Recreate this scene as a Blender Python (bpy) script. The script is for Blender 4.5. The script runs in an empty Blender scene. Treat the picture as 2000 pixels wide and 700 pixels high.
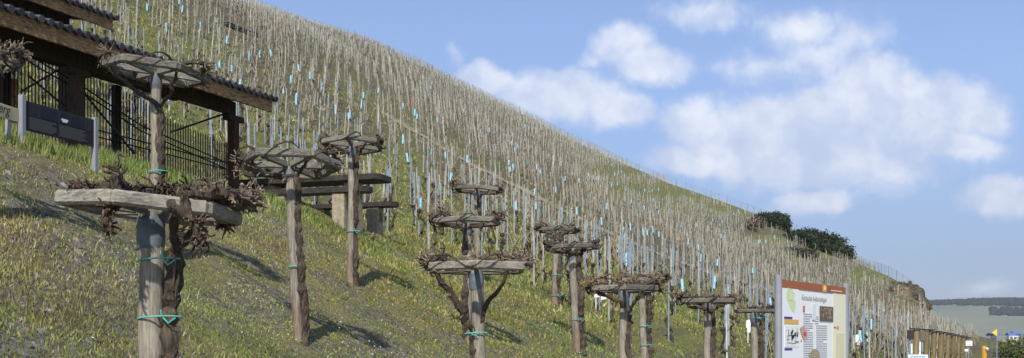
import bpy, math, random
import numpy as np
from math import radians as R
rnd = random.Random(7)
rs = np.random.RandomState(11)
S = bpy.context.scene
COL = S.collection
F, HX, HY = 2200.0, 1000.0, 670.0           # focal length in photo pixels, horizon row

# ------------------------------------------------------------------ camera, world, sun
cd = bpy.data.cameras.new('camera'); cam = bpy.data.objects.new('camera', cd); COL.objects.link(cam)
cd.sensor_width = 36; cd.lens = 36 * F / 2000; cd.shift_y = (HY - 350) / 2000
cd.clip_start = 0.1; cd.clip_end = 20000
cam.location = (0, 0, 0); cam.rotation_euler = (R(90), 0, 0)
S.camera = cam
S.view_settings.view_transform = 'Standard'; S.view_settings.look = 'None'
S.view_settings.exposure = 0.58; S.view_settings.gamma = 1.0
SUN_AZ, SUN_EL = math.atan2(-0.12, -0.99), R(42)
SKY_STRENGTH = 0.092
W = bpy.data.worlds.new('World'); S.world = W; W.use_nodes = True
nt = W.node_tree; nt.nodes.clear()

class NG:
    """small helper for building node graphs"""
    def __init__(s, nt): s.nt = nt
    def n(s, t, **k):
        o = s.nt.nodes.new(t)
        for a, b in k.items(): setattr(o, a, b)
        return o
    def put(s, sock, v):
        if v is None: return
        if hasattr(v, 'is_output') or isinstance(v, bpy.types.NodeSocket): s.nt.links.new(v, sock)
        else: sock.default_value = v
    def m(s, op, a, b=None, c=None, clamp=False):
        o = s.n('ShaderNodeMath', operation=op, use_clamp=clamp)
        for i, v in enumerate((a, b, c)): s.put(o.inputs[i], v)
        return o.outputs[0]
    def vm(s, op, a, b=None, out=0):
        o = s.n('ShaderNodeVectorMath', operation=op); s.put(o.inputs[0], a); s.put(o.inputs[1], b)
        return o.outputs[out]
    def noise(s, vec, scale, detail=4, rough=0.5, dist=0.0, out='Fac'):
        o = s.n('ShaderNodeTexNoise'); s.put(o.inputs['Vector'], vec)
        o.inputs['Scale'].default_value = scale; o.inputs['Detail'].default_value = detail
        o.inputs['Roughness'].default_value = rough; o.inputs['Distortion'].default_value = dist
        return o.outputs[out]
    def mix(s, f, a, b, blend='MIX'):
        o = s.n('ShaderNodeMix', data_type='RGBA', blend_type=blend)
        s.put(o.inputs[0], f); s.put(o.inputs[6], a); s.put(o.inputs[7], b); return o.outputs[2]
    def ramp(s, f, lo, hi, a=0.0, b=1.0, smooth=True):
        o = s.n('ShaderNodeMapRange', interpolation_type='SMOOTHSTEP' if smooth else 'LINEAR')
        s.put(o.inputs[0], f); o.inputs[1].default_value = lo; o.inputs[2].default_value = hi
        o.inputs[3].default_value = a; o.inputs[4].default_value = b; return o.outputs[0]

g = NG(nt)
sky = g.n('ShaderNodeTexSky', sky_type='NISHITA'); sky.sun_disc = False
sky.sun_elevation = SUN_EL; sky.sun_rotation = SUN_AZ % (2 * math.pi)
sky.air_density = 1.0; sky.dust_density = 0.3; sky.ozone_density = 2.2; sky.altitude = 100
tc = g.n('ShaderNodeTexCoord')
sep = g.n('ShaderNodeSeparateXYZ'); nt.links.new(tc.outputs['Generated'], sep.inputs[0])
yy = g.m('MAXIMUM', sep.outputs[1], 0.02)
a_ = g.m('DIVIDE', sep.outputs[0], yy); b_ = g.m('DIVIDE', sep.outputs[2], yy)
cmb = g.n('ShaderNodeCombineXYZ'); nt.links.new(a_, cmb.inputs[0]); nt.links.new(b_, cmb.inputs[1])
sv = cmb.outputs[0]
# clouds: (px, py, rx, ry, weight) translated into sky directions
CL = [(1215,86,72,46,1.),(1275,118,95,40,.9),(1160,110,40,30,.5),
      (945,168,72,34,1.),(1095,190,140,52,1.05),(1205,212,80,38,1.),(985,215,120,40,.6),(1120,150,80,30,.7),(880,112,20,34,.35),
      (1385,15,105,38,.55),(1560,62,90,46,.62),(1480,120,95,42,.5),(1665,80,90,60,.52),(1570,120,170,60,.45),
      (1350,238,88,56,1.05),(1490,232,130,62,1.05),(1600,240,150,64,1.05),(1705,185,110,66,1.1),(1820,225,150,74,1.05),(1570,275,280,84,1.0),(1930,235,70,44,.8),
      (1340,316,95,38,.9),(1480,310,150,60,.8),(1640,320,260,70,.8),(1840,285,130,55,.85),
      (1592,396,105,30,.75),(1960,392,85,44,.95),(1722,350,26,16,.3),(1640,230,60,40,.5),(1930,560,70,18,.35),
      (2150,150,120,60,.7),(2300,330,200,70,.8),(-200,-150,200,80,.7),(700,-260,260,90,.8),(1500,-330,300,80,.8)]
n1 = g.noise(sv, 9.0, 6, 0.6, out='Color')
dv = g.vm('SUBTRACT', n1, (0.5, 0.5, 0.5))
sc = g.n('ShaderNodeVectorMath', operation='SCALE'); nt.links.new(dv, sc.inputs[0]); sc.inputs[3].default_value = 0.055
svd = g.vm('ADD', sv, sc.outputs[0])
m_ = None; h_ = None
for (cx, cy, rx, ry, w) in CL:
    d = g.vm('SUBTRACT', svd, ((cx - HX) / F, (HY - cy) / F, 0))
    d = g.vm('MULTIPLY', d, (F / rx, F / ry, 0))
    l = g.vm('LENGTH', d, out=1)
    k = g.m('MULTIPLY', g.m('SUBTRACT', 1.27, l), w)
    m_ = k if m_ is None else g.m('MAXIMUM', m_, k)
fb = g.noise(sv, 34.0, 8, 0.62)
fb2 = g.noise(sv, 12.0, 4, 0.5)
dens = g.m('ADD', m_, g.m('MULTIPLY', g.m('SUBTRACT', fb, 0.5), 0.9))
dens = g.m('ADD', dens, g.m('MULTIPLY', g.m('SUBTRACT', fb2, 0.5), 0.35))
mask = g.m('MULTIPLY', g.ramp(dens, 0.03, 0.72), 0.92)
# billow brightness of the cloud itself
bil = g.ramp(g.noise(svd, 20.0, 6, 0.55), 0.3, 0.72)
ccol = g.mix(bil, (0.41, 0.475, 0.63, 1), (0.655, 0.68, 0.735, 1))
skc = g.mix(1.0, sky.outputs[0], (SKY_STRENGTH,) * 3 + (1,), 'MULTIPLY')
skc = g.mix(1.0, skc, (1.08, 1.02, 1.12, 1), 'MULTIPLY')
skc = g.mix(g.ramp(b_, 0.0, 0.32, 1.0, 0.0), skc, g.mix(1.0, skc, (0.43, 0.48, 0.60, 1), 'MULTIPLY'))
fin = g.mix(mask, skc, ccol)
bg = g.n('ShaderNodeBackground'); nt.links.new(fin, bg.inputs[0]); bg.inputs[1].default_value = 1.0
wo = g.n('ShaderNodeOutputWorld'); nt.links.new(bg.outputs[0], wo.inputs[0])
sd = bpy.data.lights.new('sun', 'SUN'); sd.energy = 3.5; sd.angle = R(1.2); sd.color = (1.0, 0.95, 0.87)
so = bpy.data.objects.new('sun', sd); COL.objects.link(so)
tosun = np.array([math.sin(SUN_AZ) * math.cos(SUN_EL), math.cos(SUN_AZ) * math.cos(SUN_EL), math.sin(SUN_EL)])
import mathutils
so.rotation_euler = mathutils.Vector(tosun).to_track_quat('Z', 'Y').to_euler()

# ------------------------------------------------------------------ helpers
def tag(o, label=None, cat=None, group=None, kind=None):
    if label: o['label'] = label
    if cat: o['category'] = cat
    if group: o['group'] = group
    if kind: o['kind'] = kind
    return o
def empty(name, loc, label=None, cat=None, group=None):
    o = bpy.data.objects.new(name, None); COL.objects.link(o); o.location = loc; o.empty_display_size = 0.1
    return tag(o, label, cat, group)
def nrm(v):
    v = np.asarray(v, float); return v / (np.linalg.norm(v) + 1e-12)

class MB:
    """collects geometry in world coordinates; build() makes one mesh object of it"""
    def __init__(s): s.V = []; s.Fs = []; s.C = []; s.n = 0
    def add(s, V, Fc, col=(1, 1, 1)):
        V = np.asarray(V, float).reshape(-1, 3); Fc = np.asarray(Fc, int)
        s.V.append(V); s.Fs.append(Fc + s.n)
        c = np.asarray(col, float)
        if c.ndim == 1: c = np.tile(c, (len(V), 1))
        s.C.append(c); s.n += len(V)
    def box(s, c, size, ax=None, col=(1, 1, 1), bev=0.0, taper=1.0):
        """ax: 3x3 rows = local x, y, z axes"""
        ax = np.eye(3) if ax is None else np.asarray(ax, float)
        h = np.asarray(size, float) / 2; b = min(bev, *(h * 0.9))
        if b <= 0:
            L = np.array([(x, y, z) for z in (-1, 1) for y in (-1, 1) for x in (-1, 1)], float) * h
            L[4:, :2] *= taper
            Fq = [(0, 2, 3, 1), (4, 5, 7, 6), (0, 1, 5, 4), (2, 6, 7, 3), (0, 4, 6, 2), (1, 3, 7, 5)]
            s.add(L @ ax + np.asarray(c), Fq, col); return
        # bevelled box: 24 vertices
        V = []; idx = {}
        for sx in (-1, 1):
            for sy in (-1, 1):
                for sz in (-1, 1):
                    for a in range(3):
                        v = np.array([sx * (h[0] - b), sy * (h[1] - b), sz * (h[2] - b)])
                        v[a] = (sx, sy, sz)[a] * h[a]
                        idx[(sx, sy, sz, a)] = len(V); V.append(v)
        q = []; t = []
        for a in range(3):
            o1, o2 = [i for i in range(3) if i != a]
            for sg in (-1, 1):
                f = []
                for p, r in ((-1, -1), (1, -1), (1, 1), (-1, 1)):
                    k = [0, 0, 0]; k[a] = sg; k[o1] = p; k[o2] = r; f.append(idx[(*k, a)])
                q.append(f)
            for p in (-1, 1):
                for r in (-1, 1):
                    k0 = [0, 0, 0]; k1 = [0, 0, 0]
                    k0[a] = -1; k1[a] = 1; k0[o1] = k1[o1] = p; k0[o2] = k1[o2] = r
                    q.append([idx[(*k0, o1)], idx[(*k1, o1)], idx[(*k1, o2)], idx[(*k0, o2)]])
        for sx in (-1, 1):
            for sy in (-1, 1):
                for sz in (-1, 1): t.append([idx[(sx, sy, sz, a)] for a in range(3)])
        V = np.array(V) @ ax + np.asarray(c)
        base = s.n; s.add(V, q, col); s.Fs.append(np.array(t) + base)
    def tube(s, P, Rr, n=6, col=(1, 1, 1), rough=0.0, caps=True, capcol=None):
        P = np.asarray(P, float); m = len(P); Rr = np.broadcast_to(np.asarray(Rr, float), (m,))
        T = np.gradient(P, axis=0); T /= (np.linalg.norm(T, axis=1)[:, None] + 1e-12)
        up = np.array([0.3, 0.2, 1.0]) if abs(T[0][2]) < 0.8 else np.array([1.0, 0.2, 0.1])
        V = np.zeros((m, n, 3)); an = np.arange(n) * 2 * math.pi / n
        u = nrm(np.cross(T[0], up))
        for i in range(m):
            u = nrm(u - T[i] * np.dot(u, T[i])); w = np.cross(T[i], u)
            rr = Rr[i] * (1 + rough * rs.uniform(-1, 1, n)) if rough else Rr[i] * np.ones(n)
            V[i] = P[i] + np.outer(np.cos(an) * rr, u) + np.outer(np.sin(an) * rr, w)
        i, j = np.meshgrid(np.arange(m - 1), np.arange(n), indexing='ij'); j2 = (j + 1) % n
        q = np.stack([i * n + j, i * n + j2, (i + 1) * n + j2, (i + 1) * n + j], -1).reshape(-1, 4)
        c = np.asarray(col, float)
        if c.ndim == 2: c = np.repeat(c, n, axis=0)
        s.add(V.reshape(-1, 3), q, c)
        if caps:
            for e, rev in ((0, 1), (m - 1, 0)):
                ring = V[e]; cc = capcol if (capcol is not None and e) else (c if c.ndim == 1 else c[e * n])
                VV = np.vstack([ring, P[e]]); f = [(k, (k + 1) % n, n) for k in range(n)]
                if rev: f = [x[::-1] for x in f]
                s.add(VV, f, cc)
    def build(s, name, mat, parent=None, origin=None, smooth=False):
        V = np.vstack(s.V); C = np.vstack(s.C)
        if parent is not None and origin is None:
            o = np.zeros(3); p = parent
            while p is not None: o += np.array(p.location); p = p.parent
            V = V - o; loc = None
        else:
            loc = np.zeros(3) if origin is None else np.asarray(origin, float); V = V - loc
        me = bpy.data.meshes.new(name)
        me.vertices.add(len(V)); me.vertices.foreach_set('co', V.astype(np.float32).ravel())
        nl = sum(f.size for f in s.Fs); nf = sum(len(f) for f in s.Fs)
        me.loops.add(nl); me.polygons.add(nf)
        lv = np.concatenate([f.ravel() for f in s.Fs]).astype(np.int32)
        tot = np.concatenate([np.full(len(f), f.shape[1], np.int32) for f in s.Fs])
        st = np.concatenate([[0], np.cumsum(tot)[:-1]]).astype(np.int32)
        me.loops.foreach_set('vertex_index', lv); me.polygons.foreach_set('loop_start', st)
        me.polygons.foreach_set('loop_total', tot)
        me.polygons.foreach_set('use_smooth', np.full(nf, bool(smooth)))
        me.update(calc_edges=True)
        at = me.color_attributes.new('Col', 'FLOAT_COLOR', 'POINT')
        at.data.foreach_set('color', np.hstack([C, np.ones((len(C), 1))]).astype(np.float32).ravel())
        me.materials.append(mat)
        ob = bpy.data.objects.new(name, me); COL.objects.link(ob)
        if loc is not None: ob.location = loc
        if parent is not None: ob.parent = parent
        return ob

# ------------------------------------------------------------------ materials
def new_mat(name):
    m = bpy.data.materials.new(name); m.use_nodes = True
    n = NG(m.node_tree); b = m.node_tree.nodes['Principled BSDF']; return m, n, b
def bump(n, b, h, strength, dist):
    o = n.n('ShaderNodeBump'); o.inputs['Strength'].default_value = strength; o.inputs['Distance'].default_value = dist
    n.put(o.inputs['Height'], h); n.nt.links.new(o.outputs[0], b.inputs['Normal'])
def simple(name, col, rough=0.7, var=0.25, scale=8.0, metal=0.0, bmp=0.0, bdist=0.01, stretch=(1, 1, 1), attr=True, spec=0.3):
    m, n, b = new_mat(name)
    co = n.n('ShaderNodeTexCoord').outputs['Object']
    v = n.vm('MULTIPLY', co, stretch)
    f = n.noise(v, scale, 6, 0.62)
    lo = tuple(c * (1 - var) for c in col) + (1,); hi = tuple(min(1, c * (1 + var)) for c in col) + (1,)
    c = n.mix(n.ramp(f, 0.3, 0.7), lo, hi)
    if attr:
        at = n.n('ShaderNodeAttribute'); at.attribute_name = 'Col'
        c = n.mix(1.0, c, at.outputs['Color'], 'MULTIPLY')
    n.put(b.inputs['Base Color'], c); b.inputs['Roughness'].default_value = rough
    b.inputs['Metallic'].default_value = metal; b.inputs['Specular IOR Level'].default_value = spec
    if bmp: bump(n, b, f, bmp, bdist)
    return m
def wood(name, col, dark, grain=(14, 14, 1.2), scale=6.0, bdist=0.004, rough=0.85):
    m, n, b = new_mat(name)
    co = n.n('ShaderNodeTexCoord').outputs['Object']
    v = n.vm('MULTIPLY', co, grain)
    f = n.noise(v, scale, 7, 0.7, 0.4); f2 = n.noise(co, 3.0, 4, 0.6); f3 = n.noise(v, scale * 0.35, 3, 0.5, 0.8)
    c = n.mix(n.ramp(f, 0.35, 0.68), dark + (1,), col + (1,))
    c = n.mix(n.m('MULTIPLY', n.ramp(f3, 0.50, 0.62), 0.45), c, tuple(x * 0.45 for x in dark) + (1,))
    c = n.mix(n.m('MULTIPLY', n.ramp(f2, 0.45, 0.75), 0.45), c, (col[0] * 1.15, col[1] * 1.12, col[2] * 0.95, 1))
    at = n.n('ShaderNodeAttribute'); at.attribute_name = 'Col'
    c = n.mix(1.0, c, at.outputs['Color'], 'MULTIPLY')
    n.put(b.inputs['Base Color'], c); b.inputs['Roughness'].default_value = rough; b.inputs['Specular IOR Level'].default_value = 0.2
    bump(n, b, f, 0.8, bdist); return m
M = {}
M['post'] = wood('weathered_post', (0.36, 0.33, 0.27), (0.17, 0.15, 0.115))
M['board'] = wood('weathered_board', (0.36, 0.345, 0.30), (0.15, 0.14, 0.12), (6, 6, 22), 4.0)
M['bark'] = wood('vine_bark', (0.135, 0.105, 0.08), (0.035, 0.027, 0.021), (26, 26, 5), 3.0, 0.02, 0.95)
M['cane'] = simple('cane_wood', (0.155, 0.13, 0.10), 0.9, 0.5, 30, bmp=0.5, bdist=0.004)
M['straw'] = simple('cane_pale', (0.40, 0.33, 0.20), 0.8, 0.2, 20)
M['collar'] = simple('zinc_collar', (0.105, 0.125, 0.14), 0.6, 0.35, 9, metal=0.0, bmp=0.1, spec=.25)
M['tie'] = simple('green_tie', (0.10, 0.42, 0.34), 0.6, 0.1, 20)
M['galv'] = simple('galvanised', (0.25, 0.30, 0.34), 0.6, 0.25, 12, metal=0.1)
M['stake'] = simple('stake_wood', (0.37, 0.365, 0.335), 0.9, 0.3, 3)
M['tube'] = simple('blue_guard', (0.30, 0.62, 0.80), 0.6, 0.12, 6)
M['fascia'] = wood('roof_fascia_wood', (0.50, 0.31, 0.15), (0.10, 0.06, 0.03), (3, 3, 30), 3.0)
M['dark'] = wood('dark_timber', (0.085, 0.057, 0.037), (0.03, 0.02, 0.014), (12, 12, 1.5), 5.0)
M['brownpost'] = wood('brown_timber', (0.09, 0.05, 0.032), (0.035, 0.022, 0.016), (12, 12, 1.5), 5.0)
M['tile'] = simple('roof_tile', (0.045, 0.045, 0.052), 0.7, 0.4, 7, bmp=0.2)
M['iron'] = simple('black_iron', (0.018, 0.019, 0.022), 0.5, 0.2, 10, metal=0.2)
M['slab'] = wood('bench_slab', (0.070, 0.058, 0.052), (0.030, 0.025, 0.023), (5, 22, 22), 2.5, 0.003, 0.55)
M['block'] = simple('sandstone', (0.33, 0.28, 0.19), 0.95, 0.3, 14, bmp=0.7, bdist=0.01)
M['alu'] = simple('grey_metal_post', (0.27, 0.28, 0.30), 0.5, 0.08, 5, metal=0.1)
M['flat'] = simple('printed_panel', (1, 1, 1), 0.6, 0.0, 5, spec=0.15)
M['foliage'] = simple('evergreen_leaf', (1, 1, 1), 0.75, 0.25, 0.7, spec=0.25)
M['stone'] = simple('slate_chip', (1, 1, 1), 0.95, 0.35, 8, bmp=0.3, spec=0.05)
def leaf_mat(name):
    m, n, b = new_mat(name)
    at = n.n('ShaderNodeAttribute'); at.attribute_name = 'Col'
    n.put(b.inputs['Base Color'], at.outputs['Color']); b.inputs['Roughness'].default_value = 0.75
    b.inputs['Specular IOR Level'].default_value = 0.15
    tr = n.n('ShaderNodeBsdfTranslucent'); n.put(tr.inputs[0], at.outputs['Color'])
    mx = n.n('ShaderNodeMixShader'); mx.inputs[0].default_value = 0.35
    n.nt.links.new(b.outputs[0], mx.inputs[1]); n.nt.links.new(tr.outputs[0], mx.inputs[2])
    out = [x for x in n.nt.nodes if x.type == 'OUTPUT_MATERIAL'][0]; n.nt.links.new(mx.outputs[0], out.inputs[0]); return m
M['grass'] = leaf_mat('grass_blade')

# ------------------------------------------------------------------ terrain
D_ = nrm([0.39, 0.92, 0]); U_ = nrm([-0.92, 0.39, 0])       # along the contour / uphill
def smax(a, b, k): return np.log(np.exp(a * k) + np.exp(b * k)) / k
def nearz(x, y):
    p = -3.84 - 0.54 * x + 0.22 * y - 0.30 * np.clip((y - 12) / 4, 0, 1)
    return smax(p, -1.9, 2.0)
Pv = np.array([-60, -20, 0, 10, 22, 28, 39, 60, 80, 113, 140]); Pz = np.array([-14, -10, -3.84, .8, 5.0, 8.0, 13.6, 26.0, 37.5, 57, 73])
def farz(x, y):
    return smax(np.interp(-0.90 * x + 0.43 * y, Pv, Pz), -1.95, 1.2)
RG = [(-1500,150,72),(-400,170,67),(0,180,64.5),(300,190,62.5),(480,200,None,12),(560,210,None,38),(700,225,None,80),(800,238,None,120),(900,250,None,168),
      (1000,262,None,216),(1100,268,None,266),(1200,270,None,312),(1300,268,None,355),(1400,260,None,392),(1500,245,None,428),(1600,225,None,478),
      (1700,200,None,527),(1760,182,None,555),(1792,178,None,580),(1812,170,None,622),(1835,166,None,634),(1870,160,None,650),(1950,150,None,668),(2100,150,None,695),(2600,150,None,697),(5200,150,None,697)]
tcol = np.array([(r[0] - HX) / F for r in RG]); rY = np.array([r[1] for r in RG], float)
rZ = np.array([r[2] if r[2] is not None else (HY - r[3]) / F * r[1] for r in RG])
def pchip(x, y, xi):
    h = np.diff(x); d = np.diff(y) / h; m = np.zeros(len(x))
    for k in range(1, len(x) - 1):
        if d[k - 1] * d[k] > 0:
            w1 = 2 * h[k] + h[k - 1]; w2 = h[k] + 2 * h[k - 1]; m[k] = (w1 + w2) / (w1 / d[k - 1] + w2 / d[k])
    m[0] = d[0]; m[-1] = d[-1]
    k = np.clip(np.searchsorted(x, xi) - 1, 0, len(h) - 1); t = (xi - x[k]) / h[k]
    return y[k] * (2 * t**3 - 3 * t**2 + 1) + m[k] * h[k] * (t**3 - 2 * t**2 + t) + y[k + 1] * (3 * t**2 - 2 * t**3) + m[k + 1] * h[k] * (t**3 - t**2)
NT, NY = 560, 460
TT = np.linspace(-1.15, 1.7, NT); LY = np.linspace(math.log(0.8), math.log(700), NY); YY = np.exp(LY)
TZ = np.zeros((NT, NY))
gRY = pchip(tcol, rY, TT); gRZ = pchip(tcol, rZ, TT)
for i, t in enumerate(TT):
    ys = [.8, 3, 6, 9, 12, 15, 18, 24, 32, 60, 107]
    zs = [float(nearz(t * y, y)) for y in ys[:7]]
    cap = float(np.interp(HX + F * t, [-200, 0, 450, 620, 720], [3.2, 3.0, 2.72, 2.6, 9.0]))
    smin = lambda a, b, k=5.0: -math.log(math.exp(-a * k) + math.exp(-b * k)) / k
    if cap < 5: zs = [smin(z_, cap) if y_ >= 12 else z_ for z_, y_ in zip(zs, ys)]
    wl = float(np.interp(HX + F * t, [440, 600], [0, 1]))
    z24 = 0.5 * float(nearz(t * 24, 24)) + 0.5 * float(farz(t * 24, 24)); z24 = z24 * wl + (min(cap, 3.2) + .25) * (1 - wl); zs += [z24] + [float(farz(t * y, y)) for y in ys[8:]]
    r, z = gRY[i], gRZ[i]
    ys += [r, r + 14, r + 60, 640, 710]; zs += [z, z - 0.3, z - 9 if z > 8 else -4.5, -5.8, -9]
    ys = np.array(ys); zs = np.array(zs)
    wf = np.clip((YY - 20) / 12, 0, 1)           # far part: interpolate the slope angle, so the ridge is the highest line
    TZ[i] = pchip(ys, zs, YY) * (1 - wf) + pchip(ys, zs / ys, YY) * YY * wf
def bumpz(x, y):
    y0 = np.clip((y - 4) / 6, 0, 1)
    b = 0.05 * np.sin(x * 2.1 + 0.7 * y) * np.sin(y * 1.7 - x) + 0.03 * np.sin(x * 5.3 + 1) * np.sin(y * 4.1 + 2)
    b = b + 0.25 * np.clip((y - 40) / 60, 0, 1) * np.sin(x * 0.21 + 1.3) * np.sin(y * 0.17 + 0.11 * x)
    return b * y0
def H(x, y):
    x = np.asarray(x, float); y = np.maximum(np.asarray(y, float), 0.81)
    t = np.clip((x / y - TT[0]) / (TT[1] - TT[0]), 0, NT - 1.001); l = np.clip((np.log(y) - LY[0]) / (LY[1] - LY[0]), 0, NY - 1.001)
    i = t.astype(int); j = l.astype(int); a = t - i; b = l - j
    z = TZ[i, j] * (1 - a) * (1 - b) + TZ[i + 1, j] * a * (1 - b) + TZ[i, j + 1] * (1 - a) * b + TZ[i + 1, j + 1] * a * b
    return z + bumpz(x, y)
def hz(x, y): return float(H(np.array([x]), np.array([y]))[0])
def at(px, py, y):                                          # direction + distance -> point
    return np.array([(px - HX) / F * y, y, (HY - py) / F * y])
def hit(px, py, y0=6.0, y1=330.0):
    ys = np.exp(np.linspace(math.log(y0), math.log(y1), 900)); t = (px - HX) / F
    z = H(t * ys, ys); k = np.argmax(z >= (HY - py) / F * ys)
    y = ys[k]; return np.array([t * y, y, hz(t * y, y)])

def fbm(x, y, s, seed=0):
    r = np.random.RandomState(seed); o = 0
    for k in range(5):
        for _ in range(3):
            a = r.uniform(0, 6.28); f = s * 2**k * r.uniform(.7, 1.3); p = r.uniform(0, 6.28)
            o = o + np.sin((np.cos(a) * x + np.sin(a) * y) * f + p + 1.3 * np.sin((np.sin(a) * x - np.cos(a) * y) * f * .6 + p)) / (1.6**k)
    return o / 5.0

PATH_PX = [(735,214),(820,265),(910,315),(1000,362),(1150,437),(1300,503),(1420,545),(1500,566),(1600,590),(1740,612)]
PATH = np.array([hit(*p, y0=30) for p in PATH_PX])
def path_dist(x, y):
    d = np.full(np.shape(x), 1e9)
    for a, b in zip(PATH[:-1, :2], PATH[1:, :2]):
        ab = b - a; t = np.clip(((x - a[0]) * ab[0] + (y - a[1]) * ab[1]) / (ab @ ab), 0, 1)
        d = np.minimum(d, np.hypot(x - a[0] - ab[0] * t, y - a[1] - ab[1] * t))
    return d
GREEN = [(1290,365,150,30),(1400,400,110,22),(1180,320,80,20),(1480,470,70,10),(1700,540,50,18),(1560,500,70,14),(1130,560,230,60),(1300,610,260,60),
         (420,250,120,60),(250,60,90,50),(600,310,120,50),(760,330,90,60),(1450,640,200,50),(900,450,120,40),(380,110,80,40)]
ground = MB()
tg, lg = np.meshgrid(TT, LY, indexing='ij'); yg = np.exp(lg); xg = tg * yg; zg = H(xg, yg)
pxg = HX + F * tg; pyg = HY - F * zg / yg
green = np.zeros_like(zg)
for (a, b, c, d) in GREEN:
    green = np.maximum(green, np.clip(1.3 - np.hypot((pxg - a) / c, (pyg - b) / d), 0, 1))
near = 1 - np.clip((yg - 21) / 6, 0, 1)
green = np.clip(green * 0.9 + 0.30 + 0.35 * fbm(xg, yg, 0.12, 3), 0, 1)
slate = np.clip(0.30 + 0.30 * np.clip(1.3 - pxg / 330, 0, 1) + 0.8 * fbm(xg, yg, 0.9, 5) * np.clip(1.2 - (pxg - 150) / 400, .25, 1) + 0.5 * np.clip(1.2 - np.hypot((pxg - 80) / 260, (pyg - 590) / 150), 0, 1) * near - 0.2, 0, 1)
colr = np.stack([green, near, slate], -1).reshape(-1, 3)
ii, jj = np.meshgrid(np.arange(NT - 1), np.arange(NY - 1), indexing='ij')
q = np.stack([ii * NY + jj, (ii + 1) * NY + jj, (ii + 1) * NY + jj + 1, ii * NY + jj + 1], -1).reshape(-1, 4)
ground.add(np.stack([xg, yg, zg], -1).reshape(-1, 3), q, colr)
m, n, b = new_mat('hillside_soil')
co = n.n('ShaderNodeTexCoord').outputs['Object']
atn = n.n('ShaderNodeAttribute'); atn.attribute_name = 'Col'
sp = n.n('ShaderNodeSeparateColor'); n.put(sp.inputs[0], atn.outputs['Color'])
n1 = n.noise(co, 9.0, 8, 0.7); n2 = n.noise(co, 1.3, 6, 0.6); n3 = n.noise(co, 34, 5, 0.7); n4 = n.noise(co, 0.35, 6, 0.7)
soil = n.mix(n.ramp(n1, 0.36, 0.66), (0.085, 0.075, 0.062, 1), (0.22, 0.20, 0.175, 1))
soil = n.mix(n.m('MULTIPLY', n.ramp(n3, 0.58, 0.68), 0.6), soil, (0.34, 0.32, 0.29, 1))
weed = n.mix(n.ramp(n3, 0.35, 0.65), (0.11, 0.112, 0.035, 1), (0.29, 0.27, 0.095, 1))
gf = n.m('ADD', n.m('MULTIPLY', n.ramp(n2, 0.38, 0.66), 0.9), n.m('MULTIPLY', n.m('SUBTRACT', n1, 0.5), 1.4))
nearf = n.m('SUBTRACT', n.m('ADD', gf, 0.15), n.m('MULTIPLY', sp.outputs[2], 0.7), clamp=True)
weedn = n.mix(n.ramp(n2, 0.45, 0.75), weed, (0.21, 0.18, 0.09, 1))
cn = n.mix(nearf, soil, weedn)
soilf = n.mix(n.ramp(n4, 0.35, 0.7), (0.120, 0.110, 0.066, 1), (0.175, 0.160, 0.105, 1))
soilf = n.mix(n.ramp(n1, 0.4, 0.62), soilf, (0.08, 0.066, 0.045, 1))
weedf = n.mix(n.ramp(n1, 0.35, 0.65), (0.10, 0.108, 0.036, 1), (0.21, 0.21, 0.075, 1))
ff = n.m('ADD', n.m('MULTIPLY', sp.outputs[0], 1.15), n.m('MULTIPLY', n.m('SUBTRACT', n.noise(co, 0.9, 6, 0.75), 0.5), 2.4))
cf = n.mix(n.ramp(ff, 0.15, 0.85), soilf, weedf)
# worked strips along the contour
sx = n.n('ShaderNodeSeparateXYZ'); n.put(sx.inputs[0], co)
vv = n.m('ADD', n.m('MULTIPLY', sx.outputs[0], -0.92), n.m('MULTIPLY', sx.outputs[1], 0.39))
vv = n.m('ADD', vv, n.m('MULTIPLY', n2, 0.5))
st = n.m('SINE', n.m('MULTIPLY', vv, 5.0))
cf = n.mix(n.m('MULTIPLY', n.ramp(st, 0.2, 0.9), 0.45), cf, (0.10, 0.085, 0.06, 1))
n.put(b.inputs['Base Color'], n.mix(sp.outputs[1], cf, cn)); b.inputs['Roughness'].default_value = 0.95; b.inputs['Specular IOR Level'].default_value = 0.1
bump(n, b, n.m('ADD', n1, n.m('MULTIPLY', n3, 0.4)), 0.9, 0.06)
tag(ground.build('hillside_ground', m, smooth=True), kind='structure')
# valley floor out to the horizon and ground round the camera
gb = MB(); gb.add([(-4700, -400, -9), (4700, -400, -9), (4700, 3800, -9), (-4700, 3800, -9)], [(0, 1, 2, 3)])
tag(gb.build('valley_ground', simple('valley_grass', (0.10, 0.13, 0.06), 0.9, 0.4, 0.02, attr=False)), kind='structure')
rb = MB(); xs = np.linspace(-12, 14, 14); ys_ = np.linspace(-14, 0.8, 10)
X, Y = np.meshgrid(xs, ys_, indexing='ij'); Z = smax(-3.84 - 0.54 * X + 0.22 * np.clip(Y, 0, 9), -1.9, 2.0)
i_, j_ = np.meshgrid(np.arange(13), np.arange(9), indexing='ij')
rb.add(np.stack([X, Y, Z], -1).reshape(-1, 3), np.stack([i_ * 10 + j_, (i_ + 1) * 10 + j_, (i_ + 1) * 10 + j_ + 1, i_ * 10 + j_ + 1], -1).reshape(-1, 4))
tag(rb.build('lane', simple('lane_gravel', (0.24, 0.22, 0.19), 0.95, 0.3, 6, attr=False, bmp=0.5)), kind='structure')
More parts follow.
